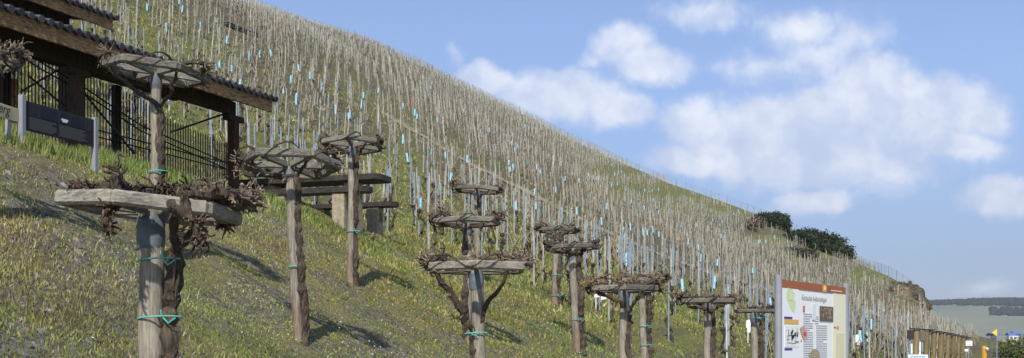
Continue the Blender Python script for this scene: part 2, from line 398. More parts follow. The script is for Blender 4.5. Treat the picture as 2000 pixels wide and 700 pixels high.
# track through the vines
pb = MB(); pp = []
for a, b2 in zip(PATH[:-1], PATH[1:]):
    for k in range(14): pp.append(a + (b2 - a) * k / 14)
pp = np.array(pp)[:, :2]
ker = np.ones(9) / 9; sm = np.stack([np.convolve(np.pad(pp[:, i], 4, 'edge'), ker, 'valid') for i in (0, 1)], -1)
tn = np.gradient(sm, axis=0); tn /= np.linalg.norm(tn, axis=1)[:, None]; nn = np.stack([-tn[:, 1], tn[:, 0]], -1)
rows = []
for k, off in enumerate(np.linspace(-1, 1, 5)):
    wv = np.interp(np.arange(len(sm)), [0, 50, 90, 160], [.7, 1.1, 1.5, 1.6]) + 0.15 * np.sin(np.arange(len(sm)) * 0.6)
    p = sm + nn * (off * wv)[:, None]; rows.append(np.stack([p[:, 0], p[:, 1], H(p[:, 0], p[:, 1]) + 0.06], -1))
Vp = np.stack(rows, 1); mN = len(sm)
i_, j_ = np.meshgrid(np.arange(mN - 1), np.arange(4), indexing='ij')
pb.add(Vp.reshape(-1, 3), np.stack([i_ * 5 + j_, i_ * 5 + j_ + 1, (i_ + 1) * 5 + j_ + 1, (i_ + 1) * 5 + j_], -1).reshape(-1, 4))
tag(pb.build('path', simple('path_earth', (0.25, 0.20, 0.125), 0.95, 0.4, 0.8, attr=False)), kind='structure')

# ------------------------------------------------------------------ far hills with wood
fh = MB(); ft = np.linspace(0.10, 1.6, 150); fy = np.linspace(1100, 3400, 70)
T2, Y2 = np.meshgrid(ft, fy, indexing='ij')
def fhz(t, y):
    crest = 98 + 6 * np.sin(t * 9 + 1.2) + 3 * np.sin(t * 31) - 26 * np.clip(t - 0.42, 0, 1)
    s = np.clip((y - 1150) / 1450, 0, 1); z = -9 + (crest + 9) * (3 * s**2 - 2 * s**3)
    return z + 3.0 * np.sin(t * 40 + y * 0.004) * s * (1 - s) * 2 + 2.0 * np.sin(y * 0.013 + t * 22) * s * (1 - s) * 3
Z2 = fhz(T2, Y2)
i_, j_ = np.meshgrid(np.arange(149), np.arange(69), indexing='ij')
fh.add(np.stack([T2 * Y2, Y2, Z2], -1).reshape(-1, 3), np.stack([i_ * 70 + j_, (i_ + 1) * 70 + j_, (i_ + 1) * 70 + j_ + 1, i_ * 70 + j_ + 1], -1).reshape(-1, 4))
m, n, b = new_mat('far_fields')
co = n.n('ShaderNodeTexCoord').outputs['Object']
vo = n.n('ShaderNodeTexVoronoi'); vo.inputs['Scale'].default_value = 0.006; n.put(vo.inputs['Vector'], n.vm('MULTIPLY', co, (1.6, 0.6, 1)))
fc = n.mix(n.ramp(n.noise(co, 0.004, 4), 0.35, 0.65), (0.15, 0.18, 0.11, 1), (0.23, 0.225, 0.15, 1))
fc = n.mix(0.35, fc, n.mix(n.m('MULTIPLY', vo.outputs['Color'], 1.0), (0.11, 0.17, 0.09, 1), (0.28, 0.25, 0.19, 1)))
n.put(b.inputs['Base Color'], fc); b.inputs['Roughness'].default_value = 1
tag(fh.build('far_hill', m, smooth=True), kind='structure')
wd = MB()
oct_ = np.array([(1, 0, 0), (0, 1, 0), (-1, 0, 0), (0, -1, 0), (0, 0, 1.0), (0, 0, -0.6)]); of = np.array([(0, 1, 4), (1, 2, 4), (2, 3, 4), (3, 0, 4), (1, 0, 5), (2, 1, 5), (3, 2, 5), (0, 3, 5)])
K = 30000; tt = rs.uniform(0.2, 0.95, K); yk = rs.uniform(1500, 2750, K); xk = tt * yk
pyk = HY - F * fhz(tt, yk) / yk; wn = fbm(xk, yk, 0.006, 9); 
tong = (np.abs(pyk - 612 - 8 * wn) < 6) & ((HX + F * tt) > 1935)
keep = (pyk < 604 + 10 * wn) | tong
tt, yk, xk = tt[keep], yk[keep], xk[keep]; K = len(xk); rr = rs.uniform(2.5, 6, K)
ct = np.stack([xk, yk, fhz(tt, yk) + rr * 0.3], -1)
VV = oct_[None] * (rr[:, None, None] * np.array([1, 1, 1.15])) + ct[:, None]
wd.add(VV.reshape(-1, 3), (of[None] + (np.arange(K) * 6)[:, None, None]).reshape(-1, 3), np.repeat(np.array([(0.040, 0.048, 0.030)]) * rs.uniform(.7, 1.3, (K, 1)), 6, axis=0))
tag(wd.build('distant_wood', M['foliage'], smooth=True), 'dark wood covering the crest of the far hill', 'wood', kind='stuff')

# ------------------------------------------------------------------ trained vines on hexagonal frames
def curve(pts, n):
    pts = np.asarray(pts, float); d = np.concatenate([[0], np.cumsum(np.linalg.norm(np.diff(pts, axis=0), axis=1))])
    u = np.linspace(0, d[-1], n); return np.stack([pchip(d, pts[:, k], u) if len(pts) > 2 else np.interp(u, d, pts[:, k]) for k in range(3)], -1)
def wob(P, a, f=1.0):
    n = len(P); W_ = np.cumsum(rs.normal(0, 1, (n, 3)), axis=0); W_ -= np.linspace(0, 1, n)[:, None] * W_[-1]
    return P + W_ * a / math.sqrt(max(n, 1)) * f
PALE = np.array([2.6, 2.5, 2.2]); LICH = np.array([2.6, 2.0, 0.35])
def spur(mb, p, d, L, r, depth=1, moss=0.0):
    d = nrm(d); k = 4; P = [np.asarray(p, float)]
    for i in range(k):
        d = nrm(d + rs.normal(0, .38, 3)); P.append(P[-1] + d * L / k)
    base = rs.uniform(.55, 1.35) * np.array([1, .93, .88])
    c = np.tile(base, (k + 1, 1)); c[-1] = base * 1.5
    if rs.rand() < moss: c[0:3] = LICH * rs.uniform(.5, 1)
    mb.tube(P, np.linspace(r, r * .62, k + 1), 5, c, 0.22, True, PALE * rs.uniform(.6, 1.3) if rs.rand() < .7 else None)
    if depth and rs.rand() < .7:
        q = P[rs.randint(1, k)]; spur(mb, q, d + rs.normal(0, .9, 3), L * rs.uniform(.4, .8), r * .75, depth - 1, moss)
def knob(mb, p, r):
    P = [p + np.array([0, 0, -r]) * 1.0, p + rs.normal(0, r * .3, 3), p + np.array([0, 0, r])]
    mb.tube(P, [r * .7, r * 1.15, r * .5], 7, np.array([.8, .78, .75]), .3)

TREES = []
def trained_vine(cx, cy, Y, width, base, dia, lab, tiltx=0.0, tilty=0.0, rot=0.0, lean=0.0, side=1, forks=((-1, .35), (1, .3)), ties=(.45, .2),
                 nsp=90, moss=0.05, offset=(0, 0), trunk=True, frame_fill=1.0, collar=True, hgt=None, split=0.93):
    Rr = width / F * Y / 2; dia = dia * .86
    c = at(cx, cy, Y)
    bx = (base - HX) / F * Y if base is not None else c[0] - lean
    gz = hz(bx, Y)
    zb = gz if hgt is None else c[2] - hgt
    bpt = np.array([bx, Y, min(zb, gz) - 0.12])
    top = c + np.array([offset[0], offset[1], 0.0])
    e = empty('vine_trellis', (bx, Y, gz), f'{lab[0]}', 'trellis', 'hexagonal vine trellises on the bank')
    # post
    mb = MB(); n = 14; P = np.linspace(bpt, top + np.array([0, 0, -0.02]), n); P[:, 0] += 0.006 * np.sin(np.arange(n) * 1.3 + cx)
    w = np.ones((n, 1)) * np.ones(3); fr = np.linspace(0, 1, n)
    w[fr < .3] = (0.85, .72, .66)
    w = w * (0.9 + 0.2 * rs.rand(n, 1))
    mb.tube(P, np.linspace(dia / 2 * 1.08, dia / 2 * .95, n), 14, w, 0.03); mb.build('post', M['post'], e, smooth=True)
    if collar:
        mb = MB(); hc = dia * 1.25
        mb.tube([top + (0, 0, -hc - .05), top + (0, 0, -hc), top + (0, 0, -0.055), top + (0, 0, -0.05)], [dia * .5, dia * .56, dia * .535, dia * .50], 18)
        mb.build('collar', M['collar'], e, smooth=True)
    # hexagonal frame
    zx = np.array([math.cos(tiltx), 0, math.sin(tiltx)]); zy = np.array([0, math.cos(tilty), math.sin(tilty)]); zz = nrm(np.cross(zx, zy)); zy = np.cross(zz, zx)
    bh, bt = Rr * .165, Rr * .10
    cor = [c + Rr * (math.cos(rot + k * math.pi / 3) * zx + math.sin(rot + k * math.pi / 3) * zy) for k in range(6)]
    for k in range(6):
        a, b_ = cor[k], cor[(k + 1) % 6]; ex = nrm(b_ - a); L = np.linalg.norm(b_ - a); ey = np.cross(zz, ex)
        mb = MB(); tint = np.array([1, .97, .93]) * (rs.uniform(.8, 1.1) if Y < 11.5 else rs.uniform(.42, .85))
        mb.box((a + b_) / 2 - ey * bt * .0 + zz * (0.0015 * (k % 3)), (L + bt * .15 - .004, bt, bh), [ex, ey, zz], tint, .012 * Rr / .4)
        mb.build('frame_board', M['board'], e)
    for k in range(3):
        a, b_ = cor[k * 2], cor[(k * 2 + 3) % 6]; mid = (a + b_) / 2; 
        ex = nrm(a - mid); L = np.linalg.norm(a - mid) - bt * 1.2; ey = np.cross(zz, ex)
        for sgn in (0, 1):
            mb = MB(); dd = ex if sgn == 0 else -ex
            mb.box(mid + dd * (L / 2 + dia * .28) - zz * (bh * .08 + .002 * k), (L - dia * .5, bt * .85, bh * .72), [dd, np.cross(zz, dd), zz], np.array([.8, .8, .8]) * rs.uniform(.8, 1.1), .006)
            mb.build('spoke', M['board'], e)
    for tf in ties:
        if isinstance(tf, tuple): tz = at(cx, tf[0], Y)[2]
        else: tz = gz + (c[2] - gz) * tf
        f_ = (tz - bpt[2]) / (top[2] - bpt[2]); pc = bpt + (top - bpt) * f_
        mb = MB(); k = 26; an = np.linspace(0, 2 * math.pi, k); sw = dia * .89
        P = np.stack([pc[0] + side * sw * .42 + np.cos(an) * (sw * .98), pc[1] - .02 + np.sin(an) * dia * .56, tz + .012 * np.cos(an * 1.0 + 1)], -1)
        mb.tube(P, .0055 if Y < 9 else .0065, 5); 
        kn = np.array([pc[0] + side * sw * .75, pc[1] - dia * .63, tz])
        mb.tube([kn, kn + (.03, -.01, -.03), kn + (.075 * side, -.015, .0)], .005, 5); mb.tube([kn, kn + (-.01, -.01, .02), kn + (-.012, -.012, .05)], .0045, 5)
        mb.build('tie', M['tie'], e)
    # vine
    v = empty('trained_grapevine', (bx + side * dia, Y - .02, gz), f'{lab[1]}', 'grapevine', 'old grapevines trained on the hexagonal trellises')
    mb = MB(); tx = side * dia * .88; hh = c[2] - gz
    k = 34; fr = np.linspace(0, split, k)
    P = np.stack([bx + (top[0] - bx) * fr + tx * (1 + .10 * np.sin(fr * 17 + cx)), Y - .03 + .03 * np.sin(fr * 11 + cx), gz - .08 + (hh + .08) * fr], -1)
    P = wob(P, .035)
    rad = dia * .31 * (1.25 - .25 * fr) * (1 + .16 * rs.normal(0, 1, k))
    rad = np.clip(rad, dia * .2, dia * .42)
    if trunk:
        cc = np.ones((k, 3)) * rs.uniform(.75, 1.35, (k, 1))
        mb.tube(P, rad, 11, cc, .26)
        for _ in range(int(6 + 5 * (Y < 9))):     # bark burrs
            i = rs.randint(3, k - 2); knob(mb, P[i] + rs.normal(0, 1, 3) * (dia * .18, dia * .18, 0), dia * rs.uniform(.12, .2))
        for _ in range(10):                        # loose bark strips
            i = rs.randint(2, k - 4); an = rs.uniform(3.3, 6.2); o = np.array([math.cos(an), math.sin(an), 0]) * rad[i] * 1.02
            mb.tube([P[i] + o, P[i + 1] + o * 1.15, P[i + 2] + o * 1.1, P[i + 3] + o * rs.uniform(1.0, 1.4)], [.004, .008, .008, .003], 4, np.ones(3) * rs.uniform(1, 1.8))
    fork0 = P[-1]
    mb.build('trunk', M['bark'], v, smooth=False)
    # arms up to the rim then round it
    mb = MB(); arms = []
    for (sg, dep) in forks:
        a0 = math.pi * (1.5 - .0) + sg * dep * math.pi         # angle at which the arm reaches the rim
        rim0 = c + Rr * (.86 if sg < 0 else .6) * (math.cos(a0) * zx + math.sin(a0) * zy)
        A = curve([fork0, fork0 + (rim0 - fork0) * .45 + np.array([0, 0, -.02]), rim0 - zz * bh * .9, rim0 + zz * (bh * .55 + .01) + (rim0 - c) * .12], 12)
        A = wob(A, .05); mb.tube(A, np.linspace(dia * .26, dia * .18, 12) * (1 if sg < 0 else .75) * (1 + .12 * rs.normal(0, 1, 12)), 8, np.ones(3) * .85, .18)
        arms.append(A)
        k = 30; sw = sg * math.pi * rs.uniform(.85, 1.1)
        an = a0 + np.linspace(0, sw, k) if sg > 0 else a0 + np.linspace(0, sw, k)
        rr_ = Rr * (.97 + .05 * np.sin(an * 3 + cx))
        Q = c + rr_[:, None] * (np.cos(an)[:, None] * zx + np.sin(an)[:, None] * zy) + zz * (bh * .5 + dia * .17)
        Q = wob(Q, .09); Q[:, 2] = np.maximum(Q[:, 2], c[2] + (Q[:, 0] - c[0]) * math.tan(tiltx) + (Q[:, 1] - c[1]) * math.tan(tilty) + bh * .5); Q[0] = A[-1]
        mb.tube(Q, np.linspace(dia * .23, dia * .12, k) * (1 + .2 * rs.normal(0, 1, k)).clip(.6, 1.5), 8, np.ones((k, 3)) * rs.uniform(.7, 1.5, (k, 1)), .22)
        arms.append(Q)
        Q2 = c + (rr_ * rs.uniform(.8, .98))[:, None] * (np.cos(an + .15)[:, None] * zx + np.sin(an + .15)[:, None] * zy) + zz * (bh * .5 + dia * .24)
        Q2 = wob(Q2[:24] + zz * dia * .12, .12); mb.tube(Q2, np.linspace(dia * .17, dia * .08, 24), 6, np.ones(3) * rs.uniform(.7, 1.3), .25); arms.append(Q2)
    kk_ = 46; ah = np.linspace(0, 2 * math.pi * rs.uniform(.7, .95), kk_) + rs.uniform(0, 6); hx_ = ah * rs.uniform(5, 7); ro = bh * .75 + dia * .05
    Q3 = c + (Rr * .97 + np.cos(hx_) * ro * .9)[:, None] * (np.cos(ah)[:, None] * zx + np.sin(ah)[:, None] * zy) + (np.sin(hx_) * ro * .9 + bh * .25)[:, None] * zz
    if nsp > 30 and Y > 8: mb.tube(wob(Q3, .04), np.linspace(dia * .10, dia * .06, kk_) * (1 + .2 * rs.normal(0, 1, kk_)).clip(.6, 1.5), 6, np.ones(3) * .9, .25); arms.append(Q3)
    mb.build('arm', M['bark'], v)
    mb = MB(); sc_ = Rr / .5
    for _ in range(int(nsp * 1.5)):
        A = arms[rs.choice([i for i in range(len(arms)) if i % 3 != 0] + ([0] if rs.rand() < .25 else []))]
        i = rs.randint(1, len(A) - 1); p = A[i]; o = nrm(p - c) * rs.uniform(-.5, 1.3); t_ = nrm(A[i + 1 if i + 1 < len(A) else i] - A[i - 1]) * rs.uniform(-1, 1)
        spur(mb, p, o + t_ * .9 + zz * rs.uniform(-.6, 1.0), rs.uniform(.06, .17 if Y > 8 else .11) * sc_ ** .5, rs.uniform(.0065, .012 if Y > 8 else .009) * sc_ ** .3, 2 if rs.rand() < .4 else 1, moss)
    # clusters of cut spurs at a few heads
    for _ in range(10):
        A = arms[rs.choice([i for i in range(len(arms)) if i % 3 != 0])]; p = A[rs.randint(3, len(A))]
        knob(mb, p, dia * .22)
        for _ in range(nsp // 14): spur(mb, p, nrm(p - c) * .8 + rs.normal(0, .8, 3), rs.uniform(.05, .14) * sc_ ** .5, .009, 1, moss)
    mb.build('spurs', M['cane'], v)
    TREES.append((bx, Y, dia))
    return e, v, c, zx, zy, zz, Rr

K1 = 'large weathered post nearest the camera carrying a lopsided hexagonal wooden frame and grey collar'
t1 = trained_vine(295, 408, 6.7, 340, 298, .174, (K1, 'thick gnarled vine tied with green twine to the nearest post, trunk right of it'), tiltx=-.085, rot=.42, ties=((510,), (622,)), nsp=190, moss=.03, forks=((1, .22), (1, .50)), split=.88)
trained_vine(305, 140, 12.3, 195, 305, .135, ('hexagonal trellis in front of the shelter roof, on a tall post behind the nearest one', 'vine on the tall trellis that overlaps the shelter roof edge'), tiltx=-.12, rot=.2, ties=((337,),), nsp=120, side=.55, moss=.08, split=.80)
trained_vine(565, 322, 11.9, 195, 585, .125, ('hexagonal trellis left of the benches, frame tipped up to show open spokes', 'vine with yellow lichen on spurs, on the tipped frame left of the benches'), tilty=-.11, rot=.1, ties=((522,),), nsp=100, side=.8, moss=.2)
trained_vine(688, 284, 16.8, 122, 686, .135, ('small open hexagonal trellis standing right in front of the picnic benches', 'vine on the small trellis in front of the picnic benches'), tilty=-.09, rot=.5, ties=((453,),), nsp=70, side=.8)
trained_vine(930, 524, 10.9, 205, 946, .15, ('widest mid-ground trellis, lowest of the three frames stacked in view, lit pale front board', 'forked vine with two dark arms under the lowest of the three stacked frames'), rot=.55, tiltx=.0, ties=((652,),), nsp=130, side=-.45, forks=((-1, .3), (1, .36)), split=.68)
trained_vine(912, 434, 17.0, 132, 914, .15, ('middle frame of the three seen one above another', 'vine on the middle frame of the three seen one above another'), rot=.35, ties=(), nsp=70, side=-.3)
trained_vine(932, 371, 23.4, 94, 934, .15, ('smallest and topmost frame of the three seen one above another', 'vine hanging off the topmost of the three stacked frames'), rot=.5, tiltx=-.06, ties=(), nsp=55, side=.3, moss=.0)
trained_vine(1087, 451, 26.0, 82, 1083, .17, ('farther and higher of the two overlapping small frames in the middle of the bank', 'vine on the farther of the two overlapping small frames'), rot=.3, tiltx=-.04, ties=((538,), (578,)), nsp=50, side=.8)
trained_vine(1117, 484, 21.0, 104, 1128, .17, ('nearer and lower of the two overlapping small frames in the middle of the bank', 'vine on the nearer of the two overlapping small frames, trunk right of post'), rot=.15, tiltx=.03, ties=((625,), (690,)), nsp=60, side=.9)
trained_vine(1218, 565, 15.3, 140, 1216, .14, ('trellis with a broad level frame holding a heaped mossy crown, right of the bank', 'heaped mossy vine crown on the broad level frame'), rot=.5, ties=(), nsp=170, side=.75, moss=.22, split=.84)
trained_vine(1252, 548, 20.5, 92, 1262, .15, ('trellis half hidden behind the broad mossy frame', 'vine half hidden behind the broad mossy frame'), rot=.2, ties=((638,), (675,)), nsp=60, side=.95)
trained_vine(1382, 589, 19.6, 112, 1380, .15, ('trellis between the mossy frame and the small bare one, second from the information board', 'sprawling vine on the frame second from the information board'), rot=.4, ties=(), nsp=95, side=.8, moss=.08)
trained_vine(1473, 608, 20.3, 78, 1475, .15, ('small almost bare trellis frame directly left of the information board', 'young sparse vine on the small frame beside the information board'), rot=.5, ties=((622,),), nsp=22, side=1.0, forks=((1, .3),), moss=.0)
trained_vine(-42, 120, 10.5, 150, -40, .13, ('trellis cut off by the left edge, only its crown reaching in', 'vine whose crown of twigs reaches in at the upper left edge'), rot=.3, ties=(), nsp=130, side=.8, moss=.0)
# the upright cut stub and drooping heads on the nearest vine
e, v, c, zx, zy, zz, Rr = t1
sb = MB()
for (px, py, top_, yo) in ((224, 402, 342, -.42), (400, 395, 372, -.2)):
    p0 = at(px, py, 6.7 + yo); p1 = at(px + 4, top_, 6.7 + yo)
    P = wob(np.linspace(p0, p1, 8), .012); sb.tube(P, [.036, .032, .030, .027, .027, .03, .036, .03], 9, np.ones(3) * .9, .2)
    for _ in range(9): spur(sb, p1 + rs.normal(0, .015, 3), np.array([rs.uniform(-1, 1), rs.uniform(-.6, .3), rs.uniform(.0, .8)]), rs.uniform(.05, .11), .008, 1)
    for _ in range(8): spur(sb, p0 + rs.normal(0, .02, 3), np.array([rs.uniform(-1.2, .8), -.6, rs.uniform(-.8, .1)]), rs.uniform(.06, .14), .010, 1)
for (x0, y0, x1, y1) in ((365, 385, 392, 470), (335, 400, 400, 468), (205, 420, 215, 452)):
    P = wob(np.linspace(at(x0, y0, 6.3), at(x1, y1, 6.25), 8), .03); sb.tube(P, np.linspace(.028, .02, 8), 8, np.ones(3) * .9, .25)
    for _ in range(14): spur(sb, P[rs.randint(4, 8)], rs.normal(0, 1, 3) + (.5, -.4, -.1), rs.uniform(.05, .13), .009, 1)
P = wob(np.linspace(at(228, 366, 6.4), at(372, 366, 6.5), 22), .02) ; sb.tube(P, .026 * (1 + .2 * rs.normal(0, 1, 22)), 9, np.ones(3), .22)
P = wob(np.linspace(at(140, 375, 6.5), at(240, 364, 6.35), 16), .02) ; sb.tube(P, .034 * (1 + .15 * rs.normal(0, 1, 16)), 9, np.ones(3), .22)
P = wob(np.linspace(at(365, 366, 6.5), at(450, 384, 6.7), 14), .02) ; sb.tube(P, .030 * (1 + .15 * rs.normal(0, 1, 14)), 9, np.ones(3), .22)
for _ in range(70):
    px = rs.uniform(138, 448); py = np.interp(px, [138, 240, 370, 448], [372, 363, 365, 382]); spur(sb, at(px, py, 6.42), (rs.uniform(-1, 1), -.6, rs.uniform(-.7, 1)), rs.uniform(.04, .10), .0075, 1)
sb.build('cut_stub', M['bark'], v)
nt_ = MB(); p = hit(255, 690)
# ------------------------------------------------------------------ shelter
KS = 1.2
def P3(base, a, u, z): return np.array([*(base[:2] + (D_[:2] * a + U_[:2] * u) * KS), z * KS])
AX = [D_, U_, np.array([0, 0, 1.0])]
def tiled_roof(parent, E, L, zb, depth, fh_):
    mb = MB(); mb.box(P3(E, -L / 2, 0, zb + fh_ / 2), (L * KS, .05, fh_ * KS), AX, bev=.006); mb.build('fascia', M['fascia'], parent)
    mb = MB(); nx = int(L / .16); depth = depth * KS
    sl = nrm(U_ + np.array([0, 0, .17])); nr = np.cross(D_, sl); nr = nr * (1 if nr[2] > 0 else -1)
    o = P3(E, 0, -.07, zb + fh_ + .012)
    mb.box(o - D_ * (L / 2 - .03) * KS + sl * depth / 2, ((L + .1) * KS, depth, .03), [D_, sl, nr])
    for i in range(nx + 1):
        a = (-i * .16 + .04) * KS
        P = [o + D_ * a + sl * s for s in (-.02, depth * .5, depth)]
        mb.tube(P, (.048 + .004 * rs.rand()) * KS, 8, np.ones(3) * rs.uniform(.7, 1.5))
    mb.build('roof_tiles', M['tile'], parent)
    mb = MB()
    for i in range(int(L / .7) + 1):
        p = P3(E, -.25 - i * .7, 0, zb + fh_ - .04); mb.box(p + sl * (depth / 2) - nr * .045, (.08, depth - .1, .09), [D_, sl, nr])
    mb.build('rafters', M['dark'], parent)
E1 = np.array([-4.06, 19.0, 0]) * KS
sh = empty('shelter', (-5.9, 20.4, hz(-5.9, 20.4)), 'long timber shelter with dark tiled eave running along the slope above the grass', 'shelter')
tiled_roof(sh, E1, 8.6, 3.885, 2.3, .215)
for u, zt in ((.55, 3.93), (1.75, 4.25)):
    mb = MB(); mb.box(P3(E1, -4.35, u, zt + .0), (8.1 * KS, .14, .20 if u > 1 else .264), AX, bev=.01); mb.build('purlin', M['dark'], sh)
for (a, u, w, zt, mt) in ((-.30, .55, .145, 3.81, 'brownpost'), (-3.84, .55, .155, 3.81, 'dark'), (-6.2, .55, .14, 3.81, 'dark'), (-1.75, 1.75, .11, 4.13, 'dark'), (-5.2, 1.75, .11, 4.13, 'dark')):
    p = P3(E1, a, u, 0); z0 = hz(p[0], p[1]) - .5
    w *= KS; zt *= KS; mb = MB(); mb.box((p[0], p[1], (z0 + zt) / 2), (w, w, zt - z0), AX, bev=.01); po = mb.build('post', M[mt], sh)
    if u > 1: continue
    mb = MB(); mb.box((p[0], p[1], zt - .05), (.5, w + .02, .11), AX, bev=.02); mb.build('bracket', M['dark'], po)
for (x0, y0, Ya, x1, y1, Yb) in ((335, 258, 19.5, 440, 222, 19.0), (40, 180, 17, 125, 130, 16.2), (55, 148, 16, 125, 207, 15.9), (162, 180, 16.3, 262, 300, 18)):
    mb = MB(); mb.tube([at(x0, y0, Ya * KS), at(x1, y1, Yb * KS)], .02, 6); mb.build('brace_rod', M['iron'], sh)
E2 = np.array([-7.10, 20.0, 0]) * KS
s2 = empty('shelter', (-9.6, 21.6, hz(-9.6, 21.6)), 'second shelter roof, higher up the slope at the top left corner', 'shelter')
tiled_roof(s2, E2, 7.5, 5.55, 2.3, .21)
mb = MB(); mb.box(P3(E2, -4.0, .55, 5.6), (7.0 * KS, .17, .28), AX, bev=.01); mb.build('purlin', M['dark'], s2)
for a in (-.55, -4.1):
    p = P3(E2, a, .55, 0); z0 = hz(p[0], p[1]) - .5
    mb = MB(); mb.box((p[0], p[1], (z0 + 5.48 * KS) / 2), (.2, .2, 5.48 * KS - z0), AX, bev=.01); mb.build('post', M['dark'], s2)
# plank wall at the left edge
pw = empty('plank_wall', tuple(at(-20, 240, 19.8)), 'brown plank wall under the shelter roof at the left edge', 'wall')
mb = MB()
for k in range(6):
    p = at(-30, 160 + k * 14.5, 19.8); mb.box(p, (1.08, .05, .125), [nrm([1, .12, 0]), nrm([-.12, 1, 0]), (0, 0, 1)], np.ones(3) * rs.uniform(.8, 1.3) * np.array([2.4, 2.0, 1.4]), .004)
mb.build('boards', M['fascia'], pw)
mb = MB(); mb.box(at(9, 215, 19.75), (.13, .13, 1.6), AX, bev=.006); mb.build('post', M['dark'], pw)
# ------------------------------------------------------------------ picket fence
fe = empty('picket_fence', tuple(P3(E1, -2, .9, hz(-5.6, 17.3))), 'dark iron picket fence with handrails behind the shelter posts', 'fence')
FA, FB = at(-30, 100, 18.9), at(447, 283, 24.4)
mb = MB(); L = np.linalg.norm((FB - FA)[:2]); npk = 84
for i in range(npk):
    f = i / (npk - 1); x, y = (FA + (FB - FA) * f)[:2]
    pxx = HX + F * x / y; ztop = (HY - np.interp(pxx, [-40, 50, 170, 275, 325, 442], [75, 103, 145, 192, 228, 281])) / F * y
    z0 = hz(x, y) - .1
    mb.tube([(x, y, z0), (x, y, ztop - .04), (x, y, ztop)], [.012, .012, .003], 5)
mb.build('pickets', M['iron'], fe)
def rail(pts, r, name='rail'):
    mb = MB(); P = []
    for (px, py) in pts:
        # follow the fence plane in front of the pickets
        A = FA[:2]; B = FB[:2]; t = (px - HX) / F; d = B - A
        s_ = (t * A[1] - A[0]) / (d[0] - t * d[1]); y = A[1] + s_ * d[1] - .03
        P.append(at(px, py, y))
    mb.tube(P, r, 6); mb.build(name, M['iron'], fe)
rail([(10, 208), (192, 255), (447, 320)], .014); rail([(10, 220), (192, 268), (447, 332)], .014)
rail([(20, 83), (80, 122), (165, 172), (275, 245), (442, 318)], .015, 'handrail'); rail([(20, 98), (80, 135), (165, 183), (275, 256), (442, 330)], .015, 'handrail')
# ------------------------------------------------------------------ dark display board and timber name board
def board_sign(name, pA, pB, label, cat): pass
dp = empty('display_board', tuple(at(113, 290, 14.8)), 'dark display board with pale text and pictures between two grey posts in the grass', 'sign')
LA, LB = at(43, 186, 14.2), at(185, 228, 15.5); LB[2] = LA[2] - .02
ed = nrm((LB - LA) * (1, 1, 0)); en = np.array([ed[1], -ed[0], 0]); WL = np.linalg.norm((LB - LA)[:2]); Zu = np.array([0, 0, 1.0])
for p in (LA, LB):
    z0 = hz(p[0], p[1]) - .3; mb = MB(); mb.box((p[0], p[1], (z0 + p[2]) / 2), (.07, .07, p[2] - z0), [ed, en, Zu], bev=.006); mb.build('post', M['alu'], dp)
zc = LA[2] - .06; PH = .37
def pl(s, h): return LA * (1, 1, 0) + ed * s + Zu * (zc - h)
mb = MB(); mb.box(pl(WL / 2, PH / 2), (WL - .075, .03, PH), [ed, en, Zu], np.array([.022, .024, .030])); dpan = mb.build('panel', M['flat'], dp)
def onp(mb, s0, h0, s1, h1, c, k=1): mb.box(pl((s0 + s1) / 2, (h0 + h1) / 2) + en * (.0155 + .002 * k), (s1 - s0, .003, h1 - h0), [ed, en, Zu], np.array(c))
mb = MB()
onp(mb, .08, .015, WL - .10, .175, (.035, .037, .04)); onp(mb, .30, .03, .62, .165, (.018, .022, .035), 2); onp(mb, .66, .03, .84, .165, (.016, .02, .03), 2); onp(mb, .86, .03, 1.14, .165, (.018, .02, .03), 2)
for i in range(3):
    for j in range(3): onp(mb, .10 + j * .055, .025 + i * .045, .145 + j * .055, .06 + i * .045, (.03, .03, .03), 2)
for i in range(3): onp(mb, 1.16, .03 + i * .045, 1.21, .065 + i * .045, (.03, .03, .03), 2)
mb.build('pictures', M['flat'], dpan)
mb = MB(); onp(mb, .69, .105, .815, .13, (.75, .75, .72), 3); onp(mb, .71, .13, .795, .15, (.7, .7, .66), 3); mb.build('white_emblem', M['flat'], dpan)
mb = MB()
for i in range(11):
    for (a, bb) in ((.09, .60), (.66, 1.2)): onp(mb, a, .192 + i * .0145, bb - (.02 + .09 * rs.rand()) * (rs.rand() < .5), .192 + i * .0145 + .0065, (.13, .13, .125), 1)
mb.build('text_lines', M['flat'], dpan)
def text(body, size, p, ex, ez, col_mat, parent, name, align='LEFT', shear=0.0, ext=.0015, bold=0.0):
    cu = bpy.data.curves.new(name, 'FONT'); cu.body = body; cu.size = size; cu.extrude = ext; cu.align_x = align; cu.shear = shear; cu.offset = bold
    ob = bpy.data.objects.new(name, cu); COL.objects.link(ob)
    dg = bpy.context.evaluated_depsgraph_get(); me = bpy.data.meshes.new_from_object(ob.evaluated_get(dg))
    bpy.data.objects.remove(ob)
    me.materials.clear(); me.materials.append(col_mat)
    o = bpy.data.objects.new(name, me); COL.objects.link(o)
    ey = np.cross(ez, ex)                      # text plane: ex right, ez up, normal = ex x ez
    mt = mathutils.Matrix((( ex[0], ez[0], -ey[0]), (ex[1], ez[1], -ey[1]), (ex[2], ez[2], -ey[2]))).to_4x4()
    off = np.zeros(3); q_ = parent
    while q_ is not None: off += np.array(q_.location); q_ = q_.parent
    mt.translation = mathutils.Vector(np.asarray(p) - off); o.parent = parent; o.matrix_local = mt
    return o
M['ink'] = simple('dark_ink', (0.03, 0.028, 0.03), 0.6, 0, 5, attr=False)
M['grey_ink'] = simple('grey_ink', (0.45, 0.45, 0.49), 0.6, 0, 5, attr=False)
M['red_ink'] = simple('red_ink', (0.45, 0.05, 0.04), 0.6, 0, 5, attr=False)
M['white_ink'] = simple('white_ink', (0.8, 0.8, 0.8), 0.6, 0, 5, attr=False)
ns = empty('name_board', tuple(at(5, 250, 13.6)), 'pale yellow wooden board with handwritten letters left of the dark display board', 'sign')
